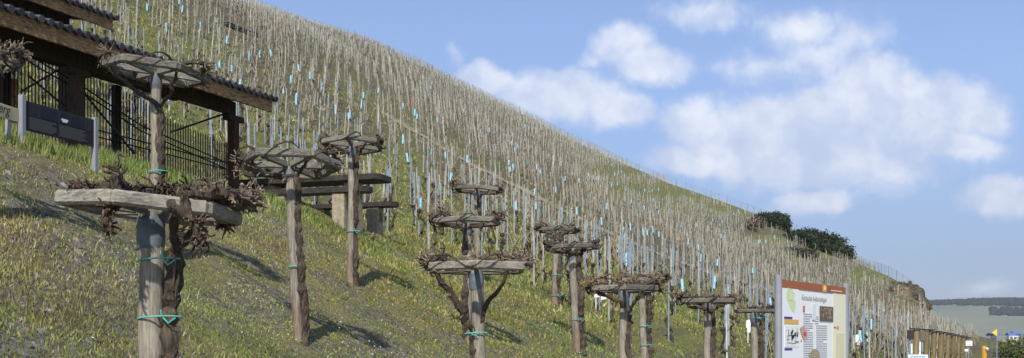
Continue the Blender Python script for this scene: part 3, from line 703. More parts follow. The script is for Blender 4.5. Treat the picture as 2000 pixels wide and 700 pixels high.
a, b2 = at(-60, 204, 13.0), at(35, 224, 13.9); b2[2] = a[2]; ex2 = nrm(b2 - a); en2 = np.array([ex2[1], -ex2[0], 0])
zt = (HY - 214) / F * 13.9
mb = MB(); mb.box(((a[0] + b2[0]) / 2, (a[1] + b2[1]) / 2, zt - .08), (np.linalg.norm(b2 - a), .03, .165), [ex2, en2, Zu], np.array([.62, .52, .30]), .004); mb.build('board', M['flat'], ns)
text('berg', .17, np.array([*b2[:2], 0]) - ex2 * .50 + Zu * (zt - .11) + en2 * .018, ex2, Zu, M['ink'], ns, 'lettering', shear=.35)
for s_ in (.15, .85):
    p = a + (b2 - a) * s_; z0 = hz(p[0], p[1]) - .2; mb = MB(); mb.box((p[0] - en2[0] * .04, p[1] - en2[1] * .04, (z0 + zt) / 2 - .05), (.05, .05, zt - z0 - .1), [ex2, en2, Zu]); mb.build('post', M['alu'], ns)
# ------------------------------------------------------------------ picnic set
BX = nrm([.95, -.30, 0]); BY = nrm([.30, .95, 0]); BA = [BX, BY, Zu]
def slab_seat(name, right_px, top_py, Y, L, w, th, label, cat, blocks, grp=None):
    rt = at(right_px, top_py, Y)
    cen = rt - BX * L / 2 + BY * w / 2 - Zu * th / 2
    root = empty(name, (cen[0], cen[1], hz(cen[0], cen[1])), label, cat, grp)
    mb = MB(); # slab with a chamfered corner end
    h = [(-L / 2, -w / 2), (L / 2 - .10, -w / 2), (L / 2, -w / 2 + .12), (L / 2, w / 2 - .12), (L / 2 - .10, w / 2), (-L / 2, w / 2)]
    V = [cen + BX * x + BY * y + Zu * z for z in (-th / 2, th / 2) for x, y in h]
    mb.add(V, [(5, 4, 3, 2), (5, 2, 1, 0), (6, 7, 8, 9), (6, 9, 10, 11)]); base = mb.n - 12
    mb.Fs.append(np.array([[i, (i + 1) % 6, (i + 1) % 6 + 6, i + 6] for i in range(6)]) + base)
    mb.build('slab', M['slab'], root)
    for bp in blocks:
        p = cen + BX * (L / 2 - bp); z1 = cen[2] - th / 2 - .002; z0 = hz(p[0], p[1]) - .25; bw = min(w * .8, .36)
        mb = MB(); mb.box((p[0], p[1], (z0 + z1) / 2), (.26, bw, z1 - z0), BA, bev=.015)
        bk = mb.build('stone_support', M['block'], root)
        mb = MB(); mb.box((*(p + BX * .128)[:2], z1 - .22), (.012, bw * .5, .2), BA, np.ones(3) * .45); mb.build('recess_shade', M['block'], bk)  # hollow drawn as a thin plate, its shade put into the darker colour
    return root
slab_seat('picnic_bench', 716, 362, 21.3, 2.3, .40, .105, 'dark slab bench on a pale stone block, nearest of the picnic set', 'bench', (.62, 1.9))
slab_seat('picnic_table', 740, 338, 22.6, 3.25, .74, .11, 'dark slab picnic table behind the nearest bench', 'table', (.74, 2.6))
slab_seat('picnic_bench', 769, 393, 23.9, 2.2, .40, .095, 'short looking dark bench on the downhill far side of the picnic table', 'bench', (.52, 1.8))

# ------------------------------------------------------------------ information board
ib = empty('information_board', (2.95, 10.9, hz(2.95, 10.9)), 'colour information board with brown header and map between two round grey posts', 'information board')
PL, PR = at(1520, 537, 10.0), at(1651, 557, 11.5); PR[2] = PL[2]
ie = nrm((PR - PL) * (1, 1, 0)); inn = np.array([ie[1], -ie[0], 0]); IW = np.linalg.norm((PR - PL)[:2])
for p in (PL, PR):
    z0 = hz(p[0], p[1]) - .2
    mb = MB(); mb.tube([(p[0], p[1], z0), (p[0], p[1], p[2] - .004), (p[0], p[1], p[2])], [.034, .034, .030], 20); mb.build('post', M['alu'], ib, smooth=False)
IZ = (HY - 545.5) / F * 10.0; IH = 1.75
def ip(s, h, k=0): return np.array([PL[0], PL[1], IZ]) + ie * s + Zu * (-h) + inn * (.012 + .0025 * k)
def bpt(px, py):
    """where the sight line to a printed mark meets the board plane -> (s, h) in metres on the board"""
    t = (px - HX) / F; s = (t * PL[1] - PL[0]) / (ie[0] - t * ie[1]); y = PL[1] + ie[1] * s
    return s, IZ - (HY - py) / F * y
def rect(mb, s0, h0, s1, h1, c, k=1): mb.box(ip((s0 + s1) / 2, (h0 + h1) / 2, k), (s1 - s0, .0024, h1 - h0), [ie, inn, Zu], np.array(c))
s0, s1 = .036, IW - .036
mb = MB(); mb.box(ip((s0 + s1) / 2, IH / 2) - inn * .012, (s1 - s0, .02, IH), [ie, inn, Zu], np.array([.86, .87, .84])); panel = mb.build('panel', M['flat'], ib)
mb = MB(); rect(mb, s0 + .001, .001, s1 - .001, .073, (.36, .125, .06)); hd = mb.build('header_band', M['flat'], panel)
mb = MB(); a, _ = bpt(1604, 560); b2, _ = bpt(1611, 560); rect(mb, a, .002, b2, .072, (.72, .36, .08), 2); rect(mb, a + .03, .02, b2 - .03, .055, (.85, .7, .45), 3); mb.build('header_emblem', M['flat'], hd)
mb = MB(); a, _ = bpt(1615, 560); rect(mb, a, .018, a + .035, .055, (.12, .10, .25), 2); rect(mb, a + .08, .045, a + .40, .055, (.75, .65, .55), 2); mb.build('header_text', M['flat'], hd)
mb = MB()
sL = bpt(1557, 600)[0]; sR = bpt(1624, 600)[0]
rect(mb, s0 + .001, .075, sL, IH - .002, (.84, .87, .88)); mb.build('map_column', M['flat'], panel)
mb = MB(); rect(mb, sR, .075, s1 - .001, IH - .002, (.80, .78, .60)); rc = mb.build('side_column', M['flat'], panel)
mb = MB()
for (y0, y1) in ((.47, 1.0), (1.06, 1.6)): rect(mb, sR + .06, y0, s1 - .05, y1, (.70, .68, .44), 2)
mb.build('side_boxes', M['flat'], rc)
mb = MB(); rect(mb, sR + .1, .40, sR + .17, .43, (.70, .35, .1), 2); rect(mb, sR + .02, .405, sR + .09, .42, (.3, .3, .22), 2); rect(mb, sR + .04, 1.005, sR + .2, 1.02, (.35, .33, .25), 2); mb.build('side_captions', M['flat'], rc)
def poly(mb, pts, c, k):
    P = [ip(*bpt(x, y), k) for x, y in pts]; cc = np.mean(P, axis=0); V = np.vstack([P, cc]); n_ = len(P)
    V2 = V - inn * .002; mb.add(np.vstack([V, V2]), [(i, (i + 1) % n_, n_) for i in range(n_)], c)
mb = MB(); poly(mb, [(1535, 562), (1544, 566), (1549, 575), (1547, 585), (1551, 590), (1550, 603), (1547, 612), (1543, 606), (1537, 594), (1533, 582), (1533, 570)], (.66, .74, .42), 2)
poly(mb, [(1537, 572), (1545, 576), (1545, 587), (1538, 586)], (.74, .78, .48), 3); mb.build('region_map', M['flat'], panel)
mb = MB()
for (x0, y0, x1, y1, c) in ((1528, 618.5, 1544, 623, (.10, .06, .28)), (1528, 623.5, 1556, 633, (.72, .45, .12)), (1529, 680, 1544, 684.5, (.10, .06, .28))):
    a, h0 = bpt(x0, y0); b2, h1 = bpt(x1, y1); h0 = bpt(x0, y0)[1]; h1 = bpt(x0, y1)[1]; mb = MB(); rect(mb, max(a, s0 + .002), h0, b2, h1, c, 2); mb.build('map_caption', M['flat'], panel)
mb = MB(); a, h0 = bpt(1529, 636); b2, _ = bpt(1556, 636); h1 = bpt(1529, 678)[1]
rect(mb, a, h0, b2, h1, (.80, .82, .80), 2)
for _ in range(26):
    x = rs.uniform(a + .02, b2 - .02); y = rs.uniform(h0 + .01, h1 - .03); L = rs.uniform(.02, .12) * (rs.rand() < .6) + .012
    if rs.rand() < .5: rect(mb, x, y, min(x + L, b2), y + .006, (.25, .25, .27), 3)
    else: rect(mb, x, y, x + .008, min(y + L, h1), (.25, .25, .27), 3)
for _ in range(9):
    x = rs.uniform(a + .05, b2 - .05); y = rs.uniform(h0 + .02, h1 - .04); rect(mb, x, y, x + .028, y + .026, (.03, .03, .03), 4)
mb.build('street_map', M['flat'], panel)
mb = MB(); poly(mb, [(1559, 640), (1567, 637), (1574, 650), (1573, 661), (1568, 666), (1563, 655)], (.62, .36, .30), 2); poly(mb, [(1566, 648), (1571, 650), (1570, 657), (1566, 655)], (.45, .10, .08), 3)
poly(mb, [(1560, 662), (1563, 662), (1563, 665), (1560, 665)], (.75, .55, .1), 3); mb.build('site_plan', M['flat'], panel)
s_, h_t = bpt(1563, 581)
s_e, _ = bpt(1616, 590)
tw = text('Römische Kelteranlagen', .070, ip(s_, h_t + .02, 1), ie, Zu, M['grey_ink'], panel, 'title', ext=.001)
tw.scale = (1, 1, 1)
s_, h_ = bpt(1566, 607); text('E', .075, ip(s_, h_ + .01, 1), ie, Zu, M['red_ink'], panel, 'initial', ext=.001, bold=.004)
mb = MB(); a, h0 = bpt(1598, 598); b2, _ = bpt(1624, 598); h1 = bpt(1598, 627)[1]; rect(mb, a, h0, b2, h1, (.16, .12, .085), 2)
for _ in range(60):
    x = rs.uniform(a + .01, b2 - .05); y = rs.uniform(h0 + .005, h1 - .04); rect(mb, x, y, x + rs.uniform(.01, .04), y + rs.uniform(.01, .03), np.array([.42, .33, .24]) * rs.uniform(.3, 1.1), 3)
mb.build('photograph', M['flat'], panel)
mb = MB(); a, h0 = bpt(1583, 594); rect(mb, a, h0, a + .10, h0 + .15, (.72, .76, .80), 2); mb.build('small_picture', M['flat'], panel)
mb = MB(); cA = bpt(1566, 600)[0]; cB = bpt(1585, 600)[0]; cC = bpt(1589, 600)[0]; cD = bpt(1609, 600)[0]
hs, hp_ = bpt(1566, 612)[1], bpt(1598, 631)[1]
for i in range(44):
    h = hs + i * .0215
    rect(mb, cA, h, cB - .08 * (rs.rand() < .25), h + .006, (.62, .62, .64), 1)
    h2 = hp_ + (i - 14) * .0215
    if h2 > hp_: rect(mb, cC + .03, h2, cD + .05 - .1 * (rs.rand() < .25), h2 + .006, (.62, .62, .64), 1)
    elif h2 > hs: rect(mb, cC, h2, bpt(1596, 600)[0], h2 + .006, (.62, .62, .64), 1)
mb.build('text_lines', M['flat'], panel)
mb = MB()   # printed picture of a round-topped stone
a, h0 = bpt(1577, 684); b2, _ = bpt(1597, 684); n_ = 10; ring = [(a + (b2 - a) * (.5 - .5 * math.cos(math.pi * k / n_)), h0 + .05 - .06 * math.sin(math.pi * k / n_)) for k in range(n_ + 1)]
ring += [(b2, IH - .05), (a, IH - .05)]
P = [ip(s, h, 4) for s, h in ring]; cc = ip((a + b2) / 2, h0 + .3, 4); mb.add(np.vstack([P, cc]), [((i + 1) % len(P), i, len(P)) for i in range(len(P))], (.36, .33, .22))
for _ in range(50):
    x = rs.uniform(a + .015, b2 - .04); y = rs.uniform(h0 + .03, IH - .1); rect(mb, x, y, x + .02, y + .018, np.array([.36, .33, .22]) * rs.uniform(.6, 1.3), 5)
mb.build('stone_picture', M['flat'], panel)

# ------------------------------------------------------------------ vineyard: stakes, vines, guards
v_ = np.arange(2, 150, 1.0); w_ = np.arange(-40, 330, 1.75)
vg, wg = np.meshgrid(v_, w_, indexing='ij'); vg = vg + rs.normal(0, .12, vg.shape) + .35 * np.sin(wg * .08); wg = wg + rs.normal(0, .055, wg.shape) + .9 * np.sin(vg * .06)
xv = (D_[0] * wg + U_[0] * vg).ravel(); yv = (D_[1] * wg + U_[1] * vg).ravel()
ok = yv > 23; xv, yv = xv[ok], yv[ok]
ry = np.interp(xv / yv, TT, gRY); zv = H(xv, yv); px_ = HX + F * xv / yv; py_ = HY - F * zv / yv
ok = (yv < ry + 1.5) & (px_ > -60) & (px_ < 1990) & (py_ > -40) & (py_ < 760)
start = np.interp(px_, [-100, 300, 600, 800, 1000, 1200, 1500, 2100], [28, 27.5, 26.5, 26, 27, 24.5, 23.5, 24])
ok &= yv > start
ok &= path_dist(xv, yv) > 1.5
gp = np.zeros_like(px_)
for (a, b2, c2, d2) in [(1330,378,150,20),(1440,412,60,18),(1700,545,52,16),(1510,462,62,18),(1600,497,62,16),(1775,575,50,34),(1230,340,90,12)]:
    gp = np.maximum(gp, (np.hypot((px_ - a) / c2, (py_ - b2) / d2) < 1).astype(float))
ok &= ~((gp > 0) & (rs.rand(len(gp)) < .85))
ok &= rs.rand(len(ok)) < np.interp(yv, [24, 60, 110, 200], [.58, .66, .72, .78])
for (bx, by, d_) in TREES: ok &= np.hypot(xv - bx, yv - by) > .7
xv, yv, zv, px_, py_ = (q_[ok] for q_ in (xv, yv, zv, px_, py_))
o_ = np.argsort(yv); xv, yv, zv, px_, py_ = (q_[o_] for q_ in (xv, yv, zv, px_, py_)); NV = len(xv)
print('stakes', NV)
def region(px, Y):
    near_ = Y < 40
    if px < 90: return 'behind the picket fence at the left edge'
    if px < 180: return 'behind the fence above the dark display board'
    if px < 310: return 'behind the middle of the picket fence'
    if px < 460: return 'behind the fence end and last shelter post'
    if px < 550: return 'right of the last shelter post'
    if px < 640: return 'behind the left half of the picnic table'
    if px < 740: return 'behind the right half of the picnic table'
    if px < 800: return 'in the gap right of the picnic table'
    if px < 860: return 'left of the three stacked frames'
    if px < 960: return 'behind the three stacked frames' + (', first rows' if near_ else ', farther rows')
    if px < 1040: return 'between the stacked frames and the overlapping pair' + (', first rows' if near_ else ', farther rows')
    if px < 1110: return 'behind the left of the overlapping small frames' + (', first rows' if near_ else ', farther rows')
    if px < 1180: return 'behind the right of the overlapping small frames' + (', first rows' if near_ else ', farther rows')
    if px < 1250: return 'behind the broad mossy trellis' + (', first rows' if near_ else ', farther rows')
    if px < 1330: return 'right of the broad mossy trellis' + (', first rows' if near_ else ', farther rows')
    if px < 1430: return 'behind the frame second from the information board'
    if px < 1510: return 'behind the small bare trellis frame'
    if px < 1660: return 'behind the information board'
    return 'right of the information board'
# templates
def stake_mesh(kind, hgt, r):
    mb = MB()
    if kind == 'steel':
        mb.tube([(0, 0, -.25), (0, 0, hgt)], r, 6, np.ones(3)); 
        return mb.build('vine_stake', M['galv'])
    k = 6; P = np.stack([.012 * np.sin(np.arange(k) * 1.7), .01 * np.cos(np.arange(k) * 2.1), np.linspace(-.25, hgt, k)], -1)
    mb.tube(P, np.linspace(r, r * .8, k), 6, np.ones(3), .08); return mb.build('vine_stake', M['stake'])
PROTO_S = [stake_mesh('steel', 1.95, .024), stake_mesh('steel', 1.75, .022), stake_mesh('wood', 1.75, .032), stake_mesh('wood', 1.9, .028)]
def vine_parts(seed):
    global rs
    keep = rs; rs = np.random.RandomState(seed)
    mb = MB(); hh = rs.uniform(.65, 1.0); k = 12
    P = np.stack([.10 + np.zeros(k), np.zeros(k), np.linspace(-.1, hh, k)], -1); P = wob(P, .16)
    mb.tube(P, np.linspace(.038, .028, k) * (1 + .25 * rs.normal(0, 1, k)).clip(.6, 1.6), 7, np.ones((k, 3)) * rs.uniform(.7, 1.6, (k, 1)), .25)
    knob(mb, P[-1], .06); knob(mb, P[k // 2], .045)
    for _ in range(7): spur(mb, P[-1] + rs.normal(0, .02, 3), rs.normal(0, 1, 3) + (0, 0, .5), rs.uniform(.08, .2), .012, 1)
    t = mb
    mb2 = MB()
    for s_ in range(rs.randint(1, 3)):
        an = rs.uniform(0, 6.28); dx, dy = math.cos(an), math.sin(an); L = rs.uniform(.3, .6)
        C_ = curve([P[-1], P[-1] + (dx * L * .35, dy * L * .35, .28), P[-1] + (dx * L * .8, dy * L * .8, .05), P[-1] + (dx * L * 1.1, dy * L * 1.1, -.45)], 10)
        mb2.tube(C_, .0075, 5, np.ones(3) * rs.uniform(.6, 1.2))
    rs = keep
    return t, mb2
PROTO_V = []
for sd_ in range(8):
    t, c_ = vine_parts(100 + sd_); e_ = empty('vineyard_vine', (0, 0, 0)); tr_ = t.build('trunk', M['bark'], e_); ca_ = c_.build('bent_cane', M['straw'], e_); PROTO_V.append((e_, tr_, ca_))
first_s = [True] * 4; first_v = [True] * 8
def place_copy(o, used, parent=None):
    if not used: return o
    c = o.copy(); COL.objects.link(c); return c
NS = 300
lean_f = lambda x, y: (0.05 * math.sin(x * .13 + y * .05) + 0.03 * math.sin(y * .31), 0.04 * math.sin(x * .21))
us = [0] * 4; uv = [0] * 8; guards = []
inview = [i for i in range(NV) if -20 < px_[i] < 2010 and py_[i] < 740 and py_[i] - 1.9 * F / yv[i] < 700 and py_[i] > -5]
sel = inview[:NS]; selset = set(sel)
for q_, i in enumerate(sel):
    steel = rs.rand() < (.8 if px_[i] > 300 else .9)
    k = (0 if rs.rand() < .5 else 1) if steel else (2 if rs.rand() < .5 else 3)
    s_ = place_copy(PROTO_S[k], us[k]); us[k] += 1
    reg = region(px_[i], yv[i])
    s_.location = (xv[i], yv[i], zv[i]); lx, ly = lean_f(xv[i], yv[i]); s_.rotation_euler = (ly * .6 + rs.normal(0, .012), lx * .5 + rs.normal(0, .015), rs.uniform(0, 6)); s_.scale = (1, 1, rs.uniform(.85, 1.08))
    tag(s_, f'{"grey steel" if steel else "weathered wooden"} vine stake {reg}', 'stake', f'{"steel" if steel else "wooden"} stakes {reg}')
    k = rs.randint(8); e_, tr_, ca_ = PROTO_V[k]
    if uv[k]:
        e2 = e_.copy(); COL.objects.link(e2)
        for ch in (tr_, ca_): c2 = ch.copy(); COL.objects.link(c2); c2.parent = e2
        e_ = e2
    uv[k] += 1
    e_.location = (xv[i], yv[i], zv[i]); an = rs.uniform(0, 6.28); e_.rotation_euler = (0, 0, an); e_.scale = (1, 1, rs.uniform(.8, 1.15))
    tag(e_, f'bare dark vine with pale cane, {reg}', 'grapevine', f'pruned vines {reg}')
# remaining stakes and vines: one mass each
rest = np.array([i for i in range(NV) if i not in selset]); xr, yr, zr, pr = xv[rest], yv[rest], zv[rest], px_[rest]; NR = len(rest)
hgt = rs.uniform(1.45, 2.0, NR) * np.interp(yr, [90, 160], [1, .86]); rad = rs.uniform(.019, .030, NR) * (1 + .45 * np.clip((yr - 90) / 150, 0, 1)); an = rs.uniform(0, 1.57, NR)
lx = (.05 * np.sin(xr * .13 + yr * .05) + .04 * np.sin(yr * .11 + 1) + .02 * rs.normal(0, 1, NR) - .05 * np.clip(1 - np.abs(pr - 850) / 250, 0, 1)) * hgt; ly = .02 * rs.normal(0, 1, NR) * hgt
cor = np.stack([np.stack([np.cos(an + k * math.pi / 2) * rad, np.sin(an + k * math.pi / 2) * rad], -1) for k in range(4)], 1)
V = np.zeros((NR, 8, 3)); V[:, :4, :2] = cor; V[:, 4:, :2] = cor * .85 + np.stack([lx, ly], -1)[:, None]; V[:, :4, 2] = -.2; V[:, 4:, 2] = hgt[:, None]
V += np.stack([xr, yr, zr], -1)[:, None]
fq = np.array([(0, 1, 5, 4), (1, 2, 6, 5), (2, 3, 7, 6), (3, 0, 4, 7), (4, 5, 6, 7)])
tone = np.where((rs.rand(NR) < np.clip(.75 - yr / 110, .05, .8))[:, None], np.array([[.90, 1.03, 1.15]]), np.array([[.96, .96, .86]])) * rs.uniform(.65, 1.35, (NR, 1))
mb = MB(); mb.add(V.reshape(-1, 3), (fq[None] + (np.arange(NR) * 8)[:, None, None]).reshape(-1, 4), np.repeat(tone, 8, axis=0))
tag(mb.build('vine_stakes', M['stake']), 'thousands of thin grey stakes covering the steep hillside up to the ridge', 'vine stakes', kind='stuff')
# far vines: crooked dark trunk + head twigs
tpl = []
for sd_ in range(6):
    r_ = np.random.RandomState(sd_); k = 4; P = np.stack([r_.normal(0, .06, k), r_.normal(0, .06, k), np.linspace(-.05, r_.uniform(.6, .95), k)], -1); P[0, :2] = 0
    m2 = MB(); keep = rs; rs = r_
    m2.tube(P, [.05, .04, .038, .055], 4, np.ones(3), 0, False)
    for _ in range(3): d = r_.normal(0, 1, 3) + (0, 0, .6); d = d / np.linalg.norm(d); m2.tube([P[-1], P[-1] + d * .16, P[-1] + d * .3 + (0, 0, .05)], [.022, .016, .01], 3, np.ones(3) * 1.5, 0, False)
    an_ = r_.uniform(0, 6.28); dx, dy = math.cos(an_), math.sin(an_)
    m2.tube([P[-1], P[-1] + (dx * .2, dy * .2, .22), P[-1] + (dx * .42, dy * .42, .0), P[-1] + (dx * .5, dy * .5, -.35)], .012, 3, np.array([1.9, 1.75, 1.4]), 0, False)
    rs = keep
    tpl.append((np.vstack(m2.V), np.vstack(m2.Fs), np.vstack(m2.C)))
vi = np.array([i for i in range(NV) if i not in selset and yv[i] < 230])
mb = MB(); kk = rs.randint(6, size=len(vi))
for k, (V0, F0, C0) in enumerate(tpl):
    id_ = vi[kk == k]; N_ = len(id_); a = rs.uniform(0, 6.28, N_); s_ = rs.uniform(.8, 1.15, N_)
    X_ = (V0[None, :, 0] * np.cos(a)[:, None] - V0[None, :, 1] * np.sin(a)[:, None]); Y_ = (V0[None, :, 0] * np.sin(a)[:, None] + V0[None, :, 1] * np.cos(a)[:, None])
    VV = np.stack([X_ + xv[id_][:, None] + .1, Y_ + yv[id_][:, None], V0[None, :, 2] * s_[:, None] + zv[id_][:, None]], -1)
    cc = np.clip(C0[None] * rs.uniform(.7, 1.5, (N_, 1, 1)), 0, 4)
    mb.add(VV.reshape(-1, 3), (F0[None] + (np.arange(N_) * len(V0))[:, None, None]).reshape(-1, 4), cc.reshape(-1, 3))
tag(mb.build('pruned_vines', M['cane']), 'dark knotty vines among the stakes all over the hillside', 'vines', kind='stuff')
# blue vine guards
gm = MB(); gm.tube([(0, 0, .25), (0, 0, .74)], .047, 8, np.ones(3), caps=False); gm.tube([(0, 0, .74), (0, 0, .25)], .042, 8, np.ones(3) * .7, caps=False)
gp_ = gm.build('vine_guard', M['tube']); first = True
GPX = [(292,20),(353,14),(357,26),(394,49),(328,62),(452,86),(414,118),(418,128),(458,146),(470,160),(597,150),(525,107),(512,115),(555,157),(558,165),(573,192),(571,212),(657,174),(697,196),(664,212),(679,228),(687,224),(716,235),(711,208),(782,283),(787,307),(840,288),(842,292),(740,308),(816,225),(863,305),
       (817,385),(1009,420),(1090,418),(925,415),(1206,473),(1237,515),(1243,508),(1212,480),(1332,560),(1392,566),(861,300),(884,346),(1496,635),(910,310),(1000,330),(1048,400),(1131,420),(1170,441),(1210,470)]
for (a, b2, n_, sx_, sy_) in ((1010,240,9,60,30),(1080,280,16,70,40),(1150,330,26,80,45),(1240,370,30,80,45),(1300,420,20,80,40),(1400,440,14,70,40),(1500,500,10,70,30),(1640,560,12,70,40),(1740,620,12,60,30),(820,200,8,60,30),(600,120,5,90,50)):
    for _ in range(n_): GPX.append((rs.normal(a, sx_), rs.normal(b2, sy_)))
Pn = np.stack([px_, py_], -1); used = set(); seen_reg = {}
for (gx, gy) in GPX:
    d = np.hypot(Pn[:, 0] - gx, Pn[:, 1] - gy - F / np.maximum(yv, 1) * .5); i = int(np.argmin(d))
    if i in used or d[i] > 30: continue
    used.add(i); o = gp_ if first else gp_.copy()
    if not first: COL.objects.link(o)
    first = False; far = yv[i] > 60
    s_ = 1.0 + .7 * min(1, max(0, (yv[i] - 60) / 120)) * 0
    o.location = (xv[i] + rs.normal(0, .05), yv[i] - .12, zv[i] + rs.uniform(-.15, .35)); o.rotation_euler = (rs.normal(0, .05), rs.normal(0, .06), 0); o.scale = (1.15, 1.15, rs.uniform(.8, 1.15))
    reg = region(gx, yv[i]) if not far else ('high above the shelter roof end' if gx < 430 else 'on the slope above the last shelter post' if gx < 540 else 'on the slope above the picnic table, left' if gx < 630 else 'on the slope above the picnic table, right' if gx < 720 else 'on the slope left of where the track begins' if gx < 800 else 'beside the upper end of the track' if gx < 950 else 'on the slope above the overlapping small frames' if gx < 1100 else 'on the slope above the path, centre' if gx < 1200 else 'on the slope below the grassy ridge' if gx < 1450 else 'on the slope towards the rock outcrop')
    tag(o, f'pale blue sleeve round a vine {reg}', 'vine guard', f'blue vine guards {reg}')
# ------------------------------------------------------------------ ridge fence
rf = None; rt_ = np.linspace((430 - HX) / F, (1800 - HX) / F, 600)
ryy = np.interp(rt_, TT, gRY) + 1.0; rx = rt_ * ryy; rz = H(rx, ryy); ln = np.concatenate([[0], np.cumsum(np.hypot(np.diff(rx), np.diff(ryy)))])
rfe = empty('ridge_fence', (float(rx[300]), float(ryy[300]), float(rz[300])), 'thin wire fence on posts running along the whole ridge against the sky', 'fence')
pos = np.linspace(0, ln[-1], 98)
for s_ in pos:
    x, y, z = (float(np.interp(s_, ln, q_)) for q_ in (rx, ryy, rz)); mb = MB(); mb.tube([(x, y, z - .2), (x + rs.normal(0, .05), y, z + 1.75)], .04, 5, np.array([.9, .95, 1.0]) * rs.uniform(.7, 1.3)); mb.build('fence_post', M['galv'], rfe)
mb = MB()
for hh in (.35, .7, 1.05, 1.4, 1.65): mb.tube(np.stack([rx, ryy, rz + hh], -1)[::4], .010, 3, caps=False)
for s_ in np.arange(0, ln[-1], .5):
    x, y, z = (float(np.interp(s_, ln, q_)) for q_ in (rx, ryy, rz)); mb.tube([(x, y, z + .3), (x, y, z + 1.65)], .008, 3, caps=False)
mb.build('wire_mesh', M['galv'], rfe)
# white marker flags and odd things on the slope
def small_flag(px, py, col, label, name='marker_ribbon', cat='ribbon'):
    p = hit(px, py, 22); mb = MB(); s_ = .16
    for k in range(3):
        o = rs.normal(0, .08, 3); mb.add([p + o + (0, 0, .5), p + o + (s_, -.02, .55), p + o + (s_ * .8, 0, .3), p + o + (0, .03, .28)], [(0, 1, 2, 3)], col)
    mb.tube([p + (0, .02, -.05), p + (0, .02, .6)], .015, 5, col)
    tag(mb.build(name, M['flat'], origin=p), label, cat)
small_flag(514, 44, (.8, .65, .15), 'small yellow ribbon high on the slope near the ridge')
small_flag(801, 206, (.75, .12, .06), 'small red ribbon on the slope beside the path')
small_flag(330, 222, (.75, .75, .75), 'white ribbon tied to a vine behind the fence')
small_flag(1461, 672, (.8, .8, .8), 'white paper tag hanging from a cane left of the information board', 'vine_tag', 'tag')
small_flag(1164, 612, (.8, .8, .8), 'white paper tag right of the overlapping small frames', 'vine_tag', 'tag')
small_flag(1668, 684, (.8, .8, .8), 'white paper tag just right of the information board', 'vine_tag', 'tag')
# dark dry-stone retaining walls
def wall_strip(px0, py0, px1, py1, h, label, col, y0=30):
    A, B = hit(px0, py0, y0), hit(px1, py1, y0); n_ = 22; mb = MB()
    for i in range(n_):
        p = A + (B - A) * (i + .5) / n_; z = hz(p[0], p[1]); ex = nrm((B - A) * (1, 1, 0)); L = np.linalg.norm(B - A) / n_
        for k in range(3):
            hh = h / 3; mb.box((p[0], p[1], z + hh * (k + .4)), (L * rs.uniform(.85, 1.0), .45 + .1 * rs.rand(), hh * .96), [ex, np.array([-ex[1], ex[0], 0]), Zu], np.array(col) * rs.uniform(.6, 1.3), .04)
    tag(mb.build('retaining_wall', M['stone'], origin=A), label, 'wall')
wall_strip(438, 52, 508, 78, .38, 'dark dry-stone retaining wall high up left among the stakes', (.10, .11, .11))
0 and wall_strip(1530, 492, 1580, 506, 1.8, 'short dark dry-stone wall below the hedge on the ridge', (.09, .085, .065), 60)
# ------------------------------------------------------------------ evergreen bushes on the ridge
def leafy(name, blobs, nleaf, size, label, cat, c0):
    mb = MB(); V = []; C = []
    root_ = np.array(blobs[0][0]); 
    tot = sum(b_[1] * b_[3] for b_ in blobs)
    for (c, rx_, ry_, rz_) in blobs:
        n_ = int(nleaf * rx_ * rz_ / tot); d = rs.normal(0, 1, (n_, 3)); d /= np.linalg.norm(d, axis=1)[:, None]
        lump = 1 + .16 * np.sin(d[:, 0] * 7 + c[0]) * np.sin(d[:, 2] * 6 + 1) + .12 * np.sin(d[:, 1] * 9 + d[:, 0] * 11) + .06 * rs.normal(0, 1, n_)
        P = np.asarray(c) + d * np.array([rx_, ry_, rz_]) * (lump * rs.uniform(.72, 1.03, n_))[:, None]
        a = rs.normal(0, 1, (n_, 3)); a /= np.linalg.norm(a, axis=1)[:, None]; b_ = np.cross(a, d + .6 * rs.normal(0, 1, (n_, 3))); b_ /= (np.linalg.norm(b_, axis=1)[:, None] + 1e-9)
        s_ = size * rs.uniform(.6, 1.3, (n_, 1)); q_ = np.stack([P - a * s_, P + b_ * s_ * .6, P + a * s_, P - b_ * s_ * .6], 1)
        V.append(q_.reshape(-1, 3)); C.append(np.repeat(np.array([c0]) * rs.uniform(.5, 1.7, (n_, 1)) * np.array([1, 1, 1]), 4, axis=0))
    V = np.vstack(V); C = np.vstack(C); n_ = len(V) // 4; mb.add(V, np.arange(n_ * 4).reshape(-1, 4), C)
    e_ = empty(name, tuple(root_ - (0, 0, blobs[0][3])), label, cat)
    mb.build('foliage', M['foliage'], e_)
    mb = MB()
    for (c, rx_, ry_, rz_) in blobs:
        for k in range(3):
            mb.tube([np.asarray(c) - (0, 0, rz_ * 1.1), np.asarray(c) + rs.normal(0, .3, 3) * (rx_, ry_, 0) * .5, np.asarray(c) + rs.normal(0, .5, 3) * (rx_, ry_, rz_)], [.18, .12, .04], 6)
    mb.build('stem', M['bark'], e_)
    return e_
def rp(px, py, Y): return at(px, py, Y)
def gpnt(px, py, up=.6): return hit(px, py, 60) + np.array([0, -.5, up])
leafy('evergreen_bush', [(gpnt(1510, 442, .5), 2.8, 3, 2.0), (gpnt(1490, 438, .3), 2.0, 2, 1.6), (gpnt(1524, 448, .6), 1.8, 2, 2.0)], 10000, .20, 'round dark evergreen bush on the ridge beside the grassy top', 'bush', (.026, .042, .014))
leafy('evergreen_hedge', [(gpnt(1550, 468, .2), 2.2, 2, 1.2), (gpnt(1570, 478, .7), 3.2, 2.5, 1.9), (gpnt(1592, 487, .8), 3.4, 2.5, 2.3), (gpnt(1616, 494, .9), 3.2, 2.5, 2.3), (gpnt(1640, 503, .6), 2.4, 2, 1.6)], 17000, .20, 'long dark evergreen hedge sloping down the ridge right of the round bush', 'hedge', (.027, .042, .015))
